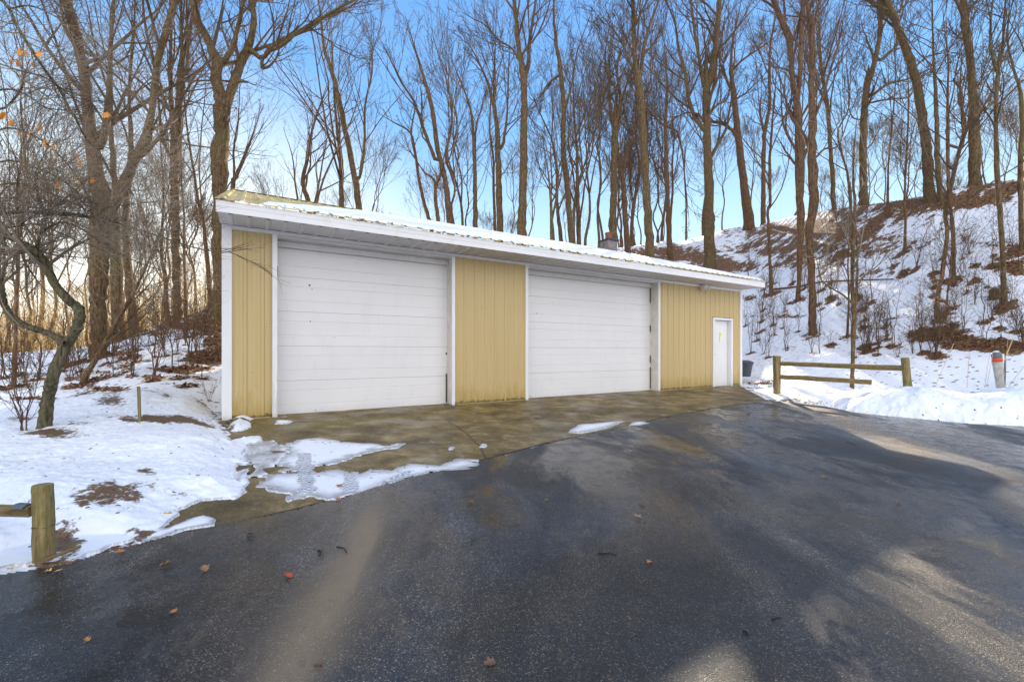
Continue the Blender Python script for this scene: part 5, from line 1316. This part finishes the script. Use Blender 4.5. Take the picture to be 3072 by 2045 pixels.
# ------------------------------------------------------------------ fences, posts and small things
def log_between(m, a, b, r0, r1, rng, k=10, n=12, flat=.8):
    a = np.array(a, float); b = np.array(b, float); t = np.linspace(0, 1, n)[:, None]
    P = a*(1-t)+b*t; P[1:-1] += rng.normal(size=(n-2, 3))*(.004 if n == 12 else .0012)
    R = np.linspace(r0, r1, n)*(1+.012*rng.normal(size=n))
    V, Q = tubes(P[None], R[None], k, .03, rng)
    vs = [tuple(v) for v in V]; fs = [tuple(q) for q in Q]+[tuple(range(k))[::-1], tuple(range((n-1)*k, n*k))]
    m.add(vs, fs)
def build_small():
    rng = np.random.default_rng(21)
    # right-hand split-rail fence: two posts, two rails
    fl = empty('split_rail_fence', label='weathered split-rail fence of two posts and two rails in the snow right of the garage', cat='fence')
    YL = 11.4; XL = YL*(2331-CX)/F; YR = 9.7; XR = YR*(2722-CX)/F
    def pz(py, Y): return CAMZ+Y*(HY-py)/F
    m = MB(); w_ = 7.6*YL/F; zt = pz(1067, YL); zb = -.3
    m.add([(XL-w_, YL-w_, zb), (XL+w_, YL-w_, zb), (XL+w_, YL+w_, zb), (XL-w_, YL+w_, zb), (XL-w_*1.0-.01, YL-w_, zt-.006), (XL+w_*.95, YL-w_, zt+.004), (XL+w_*.95, YL+w_, zt), (XL-w_-.01, YL+w_, zt+.012)],
          [(0, 3, 2, 1), (4, 5, 6, 7), (0, 1, 5, 4), (1, 2, 6, 5), (2, 3, 7, 6), (3, 0, 4, 7)])
    m.build('post', M['postwood'], fl, .012)
    m = MB(); zt = pz(1073, YR); r = 10*YR/F
    log_between(m, (XR+.05, YR, -.1), (XR-.055, YR, zt), r*1.12, r*.98, rng, 16, 14); m.build('post', M['postwood'], fl, smooth=True)
    m = MB(); log_between(m, (XL+.02, YL, pz(1090, YL)), (XR-.02, YR, pz(1104.5, YR)), .055, .062, rng, 8); m.build('rail', M['railwood'], fl)
    Ym = 10.1; m = MB(); log_between(m, (XL+.02, YL, pz(1129, YL)), (Ym*(2615-CX)/F, Ym, pz(1146, Ym)), .060, .055, rng, 8); m.build('rail', M['railwood'], fl)
    # left-hand fence, mostly out of frame
    Yf = PY; fl = empty('post_and_rail_fence', label='round wooden fence post with two rails running out of the picture at the lower left', cat='fence')
    X = Yf*(130-CX)/F; r = 24*Yf/F
    m = MB(); log_between(m, (X+.012, Yf, -.5), (X-.004, Yf, pz(1452, Yf)), r*1.10, r*.98, rng, 28, 26)
    # dished, cracked top
    m.build('post', M['postwood'], fl, .006, smooth=True)
    m = MB(); k = 26; zc = pz(1578, Yf)
    vs = []
    for i in range(k):
        q = 2*math.pi*i/k
        vs += [(X+(r*1.02)*math.cos(q), Yf+(r*1.02)*math.sin(q), zc+.004*math.sin(3*q)), (X+(r*1.045)*math.cos(q), Yf+(r*1.045)*math.sin(q), zc+.004+.004*math.sin(3*q)), (X+(r*1.02)*math.cos(q), Yf+(r*1.02)*math.sin(q), zc+.008+.004*math.sin(3*q))]
    m.add(vs, [(3*i+j, 3*((i+1) % k)+j, 3*((i+1) % k)+j+1, 3*i+j+1) for i in range(k) for j in (0, 1)]); m.build('wire_band', simple('rusty_wire', (.06, .045, .03), .7), fl)
    m = MB(); m.prism([(-.018, -.036), (.028, -.030), (.032, .012), (.006, .034), (-.022, .026)], 'x', 0, 2.6)
    rl = m.build('rail', M['railwood'], fl, .004); rl.location = (X-.05-2.59, Yf+.42, pz(1532, Yf)-.10); rl.rotation_euler = (0, math.radians(-2.2), math.radians(-9.2))
    m = MB(); m.prism([(-.03, -.04), (.03, -.035), (.034, .02), (-.01, .04)], 'x', 0, 2.4)
    rl = m.build('rail', M['railwood'], fl, .004); rl.location = (X-.04-2.4, Yf-.02, pz(1640, Yf)); rl.rotation_euler = (0, math.radians(-1), math.radians(-6))
    m = MB(); m.prism([(-.035, 0), (.035, 0), (.035, .006), (.012, .02), (-.012, .02), (-.035, .006)], 'x', -.045, .045)
    b = m.build('metal_cleat', simple('grey_metal', (.16, .17, .17), .45, metallic=.7), fl); b.location = (Yf*(62-CX)/F, Yf+.015, pz(1522, Yf)); b.rotation_euler = (0, 0, math.radians(-9))
    # lath lying at the post's foot
    m = MB(); m.box(-.10, .10, -.013, .013, 0, .010); o = m.build('wooden_lath', M['railwood'], None, .002)
    o.location = (Yf*(186-CX)/F, Yf-.02, g0(-2.8, Yf)+.05); o.rotation_euler = (math.radians(12), math.radians(-12), math.radians(48)); tag(o, 'short split wooden lath lying in the snow at the foot of the round post', 'lath')
    # stake in the left lawn
    x, y, z = hit(420, 1292); m = MB(); m.prism([(-.017, -.01), (.017, -.012), (.016, .012), (-.016, .010)], 'z', -.1, .60)
    o = m.build('wooden_stake', M['postwood'], None, .002); o.location = (x, y, z); o.rotation_euler = (0, math.radians(-1.6), .2); tag(o, 'thin upright wooden stake standing alone in the snow left of the garage', 'stake')
    # stones
    def stone(px, py, sx, sy, sz, label, mat, seed):
        x, y, z = hit(px, py); q = np.random.default_rng(seed); k = 18; rings = 7; vs = []
        for j in range(rings+1):
            ph = math.pi/2*j/rings
            for i in range(k):
                th = 2*math.pi*i/k; w2 = 1+.16*math.sin(2*th+seed)+.1*math.sin(5*th+seed*2)+.04*q.normal()
                vs.append((sx*math.cos(ph)*math.cos(th)*w2, sy*math.cos(ph)*math.sin(th)*w2, sz*(math.sin(ph)**.7)*(1+.08*q.normal())-.04))
        m = MB(); m.add(vs, [(j*k+i, j*k+(i+1) % k, (j+1)*k+(i+1) % k, (j+1)*k+i) for j in range(rings) for i in range(k)]); o = m.build('stone', mat, None, smooth=True); o.location = (x, y, z+.05); tag(o, label, 'stone')
    stone(233, 1312, .14, .10, .075, 'low stone covered in green moss, right of the crooked tree', simple('moss', (.085, .12, .012), .95, .5, 22, .8), 3)
    stone(196, 1294, .20, .09, .075, 'flat grey stone in the snow just behind the mossy one', simple('grey_stone', (.13, .12, .10), .9, .35, 12, .6), 8)
    stone(712, 1268, .16, .10, .06, 'half buried mossy stone under the left corner of the garage', simple('moss_dark', (.10, .10, .03), .95, .5, 22, .8), 5)
    # cut stump on the slope
    x, y, z = hit(2985, 893); m = MB(); r = .28; q = np.random.default_rng(3); k = 20; pr = []
    vs = []
    for zz, rr in ((-.2, 1.35), (.0, 1.15), (.15, 1.0), (.42, .93), (.60, .92)):
        for i in range(k): th = 2*math.pi*i/k; w2 = rr*(1+.06*math.sin(3*th)+.05*q.normal()); vs.append((r*w2*math.cos(th), r*w2*math.sin(th), zz+(.07*math.sin(th*2+1)+.03*q.normal() if zz > .5 else 0)))
    m.add(vs, [(j*k+i, j*k+(i+1) % k, (j+1)*k+(i+1) % k, (j+1)*k+i) for j in range(4) for i in range(k)]+[tuple(range(4*k, 5*k))]); o = m.build('tree_stump', M['bark'], None); o.location = (x, y, z); o.scale = (.5, .5, .45); tag(o, 'dark rotting tree stump beside the spotted grey trunk on the slope', 'stump')
    # fallen pole across the slope
    pts = [(2318, 873), (2400, 864), (2455, 855), (2560, 850), (2680, 848)]; P = np.array([hit(*p) for p in pts]); P[:, 2] += .10; P[2:, 2] += .03
    p, r_ = resample(P, np.linspace(.055, .03, 5), 30); V, Q = tubes(p[None], r_[None], 8, .05, rng); o = mesh_np('fallen_pole', V, Q, M['bark']); tag(o, 'long thin fallen trunk lying across the snowy slope behind the fence', 'fallen trunk')
    # dark bin behind the far corner
    Yb = 15.0; x = Yb*(2228-CX)/F; z = CAMZ+Yb*(HY-1128)/F
    B = empty('trash_can', (x, Yb, z), label='dark blue-grey plastic bin half hidden behind the far corner of the garage', cat='bin'); pm = simple('bin_plastic', (.055, .065, .095), .5, .2)
    m = MB(); m.lathe([(.235, 0), (.245, .02), (.30, .42), (.32, .43), (.32, .46), (.29, .46), (.24, .05)], k=26); m.build('body', pm, B, smooth=True)
    m = MB(); m.lathe([(.33, .455), (.335, .49), (.25, .535), (.1, .55)], k=26); m.build('lid', pm, B, smooth=True); B.rotation_euler = (math.radians(-6), math.radians(5), 0)
    # concrete marker post with an orange band and dark cap, among driveway stakes
    x, y = 10.7*(2999-CX)/F, 10.7; z = CAMZ+10.7*(HY-1141)/F
    B = empty('marker_post', (x, y, z), label='leaning grey marker post with an orange band and a dark cap beside the stakes', cat='marker post'); B.rotation_euler = (0, math.radians(-7), 0); B.scale = (.85, .85, 1)
    m = MB(); m.lathe([(.092, -.3), (.090, .0), (.105, .30), (.113, .47)], k=22); m.build('body', simple('pale_concrete', (.40, .38, .34), .85, .3, 9, .4), B, smooth=True)
    m = MB(); m.lathe([(.115, .47), (.113, .56), (.105, .565)], k=22); m.build('orange_band', simple('orange_tape', (.55, .075, .02), .5, .1), B, smooth=True)
    m = MB(); m.lathe([(.100, .565), (.112, .58), (.114, .64), (.09, .70), (.05, .72), (.0, .72)], k=22); m.build('cap', simple('slate_cap', (.12, .12, .15), .5, .2), B, smooth=True)
    m = MB(); m.lathe([(.07, .71), (.05, .73), (.0, .74)], k=14); m.build('snow_on_cap', M['roof'] if False else simple('bit_of_snow', (.85, .86, .88), .6), B, smooth=True)
    def stick(name, p0, p1, Y, r, mat, label, cat):
        a = (Y*(p0[0]-CX)/F, Y, CAMZ+Y*(HY-p0[1])/F-.12); b = (Y*(p1[0]-CX)/F, Y+.04, CAMZ+Y*(HY-p1[1])/F)
        V, Q = tubes(np.array([[a, ((a[0]+b[0])/2, (a[1]+b[1])/2, (a[2]+b[2])/2), b]]), np.array([[r, r, r*.8]]), 6); o = mesh_np(name, V, Q, mat); tag(o, label, cat)
    pm = simple('faded_fibreglass', (.50, .40, .36), .5); dk = simple('dark_stake', (.05, .055, .06), .6); tn = simple('tan_cane', (.52, .36, .16), .6); gr = simple('green_cane', (.20, .34, .16), .6)
    stick('driveway_stake', (2802, 1150), (2867, 1030), 9.6, .006, pm, 'thin pale stake leaning right, nearest to the right-hand fence post', 'stake')
    stick('driveway_stake', (2901, 1148), (2914, 1056), 9.9, .0075, pm, 'nearly upright pale driveway stake between the leaning stake and the marker post', 'stake')
    stick('driveway_stake', (2954, 1147), (2975, 1058), 10.0, .006, pm, 'left one of the close pair of pale stakes by the marker post', 'stake')
    stick('driveway_stake', (2960, 1146), (2984, 1062), 10.1, .005, pm, 'right one of the close pair of pale stakes by the marker post', 'stake')
    stick('metal_stake', (3013, 1142), (3022, 1060), 10.95, .022, dk, 'dark metal stake close against the right side of the marker post', 'stake')
    stick('bamboo_cane', (3013, 1066), (3045, 1014), 10.3, .010, tn, 'short tan cane rising to the right above the marker post', 'cane')
    stick('bamboo_cane', (3012, 1120), (3033, 985), 10.2, .004, tn, 'long thin tan cane standing tallest beside the marker post', 'cane')
    stick('bamboo_cane', (3026, 1143), (3078, 1098), 10.0, .005, gr, 'greenish cane leaning out of the picture at the right edge', 'cane')
    # ice chips by the asphalt edge
    for i, (px, py, s_, lb) in enumerate([(2617, 1218, .07, 'small lump of ice at the foot of the snow bank'), (2660, 1238, .10, 'thin pale sliver of ice along the asphalt edge below the snow bank')]):
        x, y, z = hit(px, py, g0); m = MB(); k = 10
        vs = [(s_*math.cos(2*math.pi*j/k)*(1+.2*math.sin(j*2.1))*(1 if i == 0 else 2.6), s_*.6*math.sin(2*math.pi*j/k)*(1 if i == 0 else .45), 0) for j in range(k)]
        vs += [(v[0]*.7, v[1]*.7, s_*(.55 if i == 0 else .2)) for v in vs]; m.add(vs, [(j, (j+1) % k, k+(j+1) % k, k+j) for j in range(k)]+[tuple(range(k, 2*k))])
        o = m.build('ice_chunk', simple('ice', (.75, .78, .82), .35), None, .01, True); o.location = (x, y, z+.012+.02*(1-i)); tag(o, lb, 'ice')

LEAVES = [(503, 1588, 1.3, 'y', 'yellow leaf lying at the edge of the small snow patch beside the asphalt'), (360, 1664, 1.2, 'o', 'orange leaf on the wet asphalt nearest the snow edge'),
 (498, 1704, 1.3, 'b', 'light brown leaf on the asphalt, left one of two side by side'), (614, 1718, 1.5, 'b', 'light brown leaf on the asphalt, right one of two side by side'),
 (143, 1726, .9, 'y', 'small yellow leaf on the asphalt edge right below the round post'), (175, 1724, 1.1, 'y', 'pale curled leaf just right of the small yellow one below the post'),
 (29, 1718, .8, 'y', 'tiny yellow leaf at the lower left edge by the snow'), (866, 1739, 1.4, 'r', 'bright red leaf lying on the asphalt beside the sandy streak'),
 (961, 1659, 1.4, 'd', 'dark torn leaf above the sandy streak'), (522, 1849, 1.0, 'o', 'lone orange leaf on the asphalt at the lower left'), (262, 1932, .7, 'o', 'tiny orange-brown leaf near the bottom left'),
 (1471, 2003, 1.3, 'd', 'large dark brown leaf at the bottom middle of the asphalt'), (955, 2012, .9, 'd', 'dull brown leaf at the bottom beside the foot of the sandy streak'), (1015, 1505, 1.2, 'o', 'orange leaf at the asphalt edge right of the tyre prints'),
 (1413, 1513, 1.1, 'o', 'orange leaf on the asphalt just off the corner of the concrete apron'), (754, 1611, 1.3, 'd', 'faint brown leaf on the asphalt below the gravelly apron end'),
 (2244, 1245, 1.5, 'r', 'reddish leaf on the asphalt closest to the apron end at the right'), (2287, 1285, 2.0, 'b', 'upright curled brown leaf standing on the asphalt right of centre'), (2389, 1260, 1.2, 'b', 'small brown leaf on the asphalt near the sunlit strip'),
 (2060, 1370, 1.2, 'o', 'small orange leaf alone in the middle of the asphalt'), (1884, 1422, 1.1, 'd', 'small dark leaf left of the orange one in mid asphalt'), (2472, 1437, 1.4, 'b', 'big curled tan leaf on the asphalt at the right'),
 (1927, 1515, 1.1, 'o', 'upper orange leaf of two in the centre of the asphalt'), (1640, 1507, 1.0, 'd', 'dull leaf left of centre on the asphalt'), (1914, 1558, 1.3, 'b', 'lower tan leaf of two in the centre of the asphalt'),
 (1950, 1696, 1.1, 'o', 'orange-brown leaf curled on edge in the lower middle of the asphalt'), (2696, 1515, 1.2, 'r', 'dark red leaf far right on the shaded asphalt'),
 (126, 1429, 1.3, 'b', 'brown leaf on the snow just above the round post'), (54, 1482, 1.6, 'r', 'long rust leaf on the snow left of the round post'), (223, 1545, 1.2, 'r', 'rust leaf on the snow right of the round post'),
 (593, 1464, .9, 'o', 'small orange leaf alone on the snow above the gravelly patch'), (445, 1455, 1.3, 'y', 'yellowish leaf among the dark footprints in the snow'), (1229, 1362, 1.1, 'o', 'orange leaf on the concrete apron above the last snow patch'),
 (1310, 1354, 1.5, 'o', 'large orange leaf on the concrete beside the crack'), (1090, 1332, 1.4, 'd', 'dark clump of leaf on the concrete between the snow patches'), (972, 1315, 1.2, 'r', 'rust leaf at the upper edge of the long snow patch'),
 (700, 1280, 1.8, 'o', 'orange leaf caught in the snow under the left corner of the garage'), (1018, 1465, 1.6, 'o', 'bright orange leaf above the asphalt edge beside the right tyre print')]
def build_leaves():
    cs = {'y': leaf_mat('yellow_leaf', (.55, .30, .05), (.72, .45, .12)), 'o': leaf_mat('orange_dead_leaf', (.30, .12, .035), (.44, .20, .06)), 'b': leaf_mat('tan_leaf', (.20, .11, .05), (.31, .18, .085)),
          'r': leaf_mat('red_leaf', (.40, .045, .02), (.55, .10, .03)), 'd': leaf_mat('dark_leaf', (.10, .055, .03), (.18, .10, .05))}
    rng = random.Random(5)
    for i, (px, py, s, c, lab) in enumerate(LEAVES):
        me = leaf_mesh('fallen_leaf', cs[c], 50+i, .044*s, 'oak' if i % 2 else 'maple')
        snowy = px < 800 and py < 1600
        x, y, z = hit(px, py, g0)
        o = bpy.data.objects.new('fallen_leaf', me); COL.objects.link(o)
        o.location = (x, y, z+(.115 if snowy else .022)); o.rotation_euler = (rng.uniform(-.25, .25), rng.uniform(-.25, .25), rng.uniform(-.9, .9)); tag(o, lab, 'leaf')
    for (px0, py0, px1, py1, lab) in [(2318, 1872, 2345, 1868, 'short dark twig in the lower right asphalt, bent at the end'), (2230, 1908, 2243, 1918, 'tiny dark twig below the bent one on the asphalt'), (2540, 1330, 2568, 1342, 'dark twig on the asphalt near the light streaks'),
                                      (1795, 1670, 1850, 1676, 'thin dark twig lying in the lower middle asphalt'), (1010, 1650, 1040, 1668, 'brown twig above the sandy streak'), (2050, 1182, 2060, 1186, 'little twig on the concrete before the tan wall')]:
        a = hit(px0, py0, g0); b = hit(px1, py1, g0); P = np.array([a, ((a[0]+b[0])/2+.01, (a[1]+b[1])/2+.012, a[2]), b]); P[:, 2] += .022
        p, r_ = resample(P, np.array([.005, .004, .003]), 8); V, Q = tubes(p[None], r_[None], 5); o = mesh_np('fallen_twig', V, Q, M['dark']); tag(o, lab, 'twig')

plan_undergrowth()
build_ground(); build_garage(); build_trees(); build_woods(); build_crooked()
build_undergrowth(); build_litter(); build_far_woods(); build_small(); build_leaves()
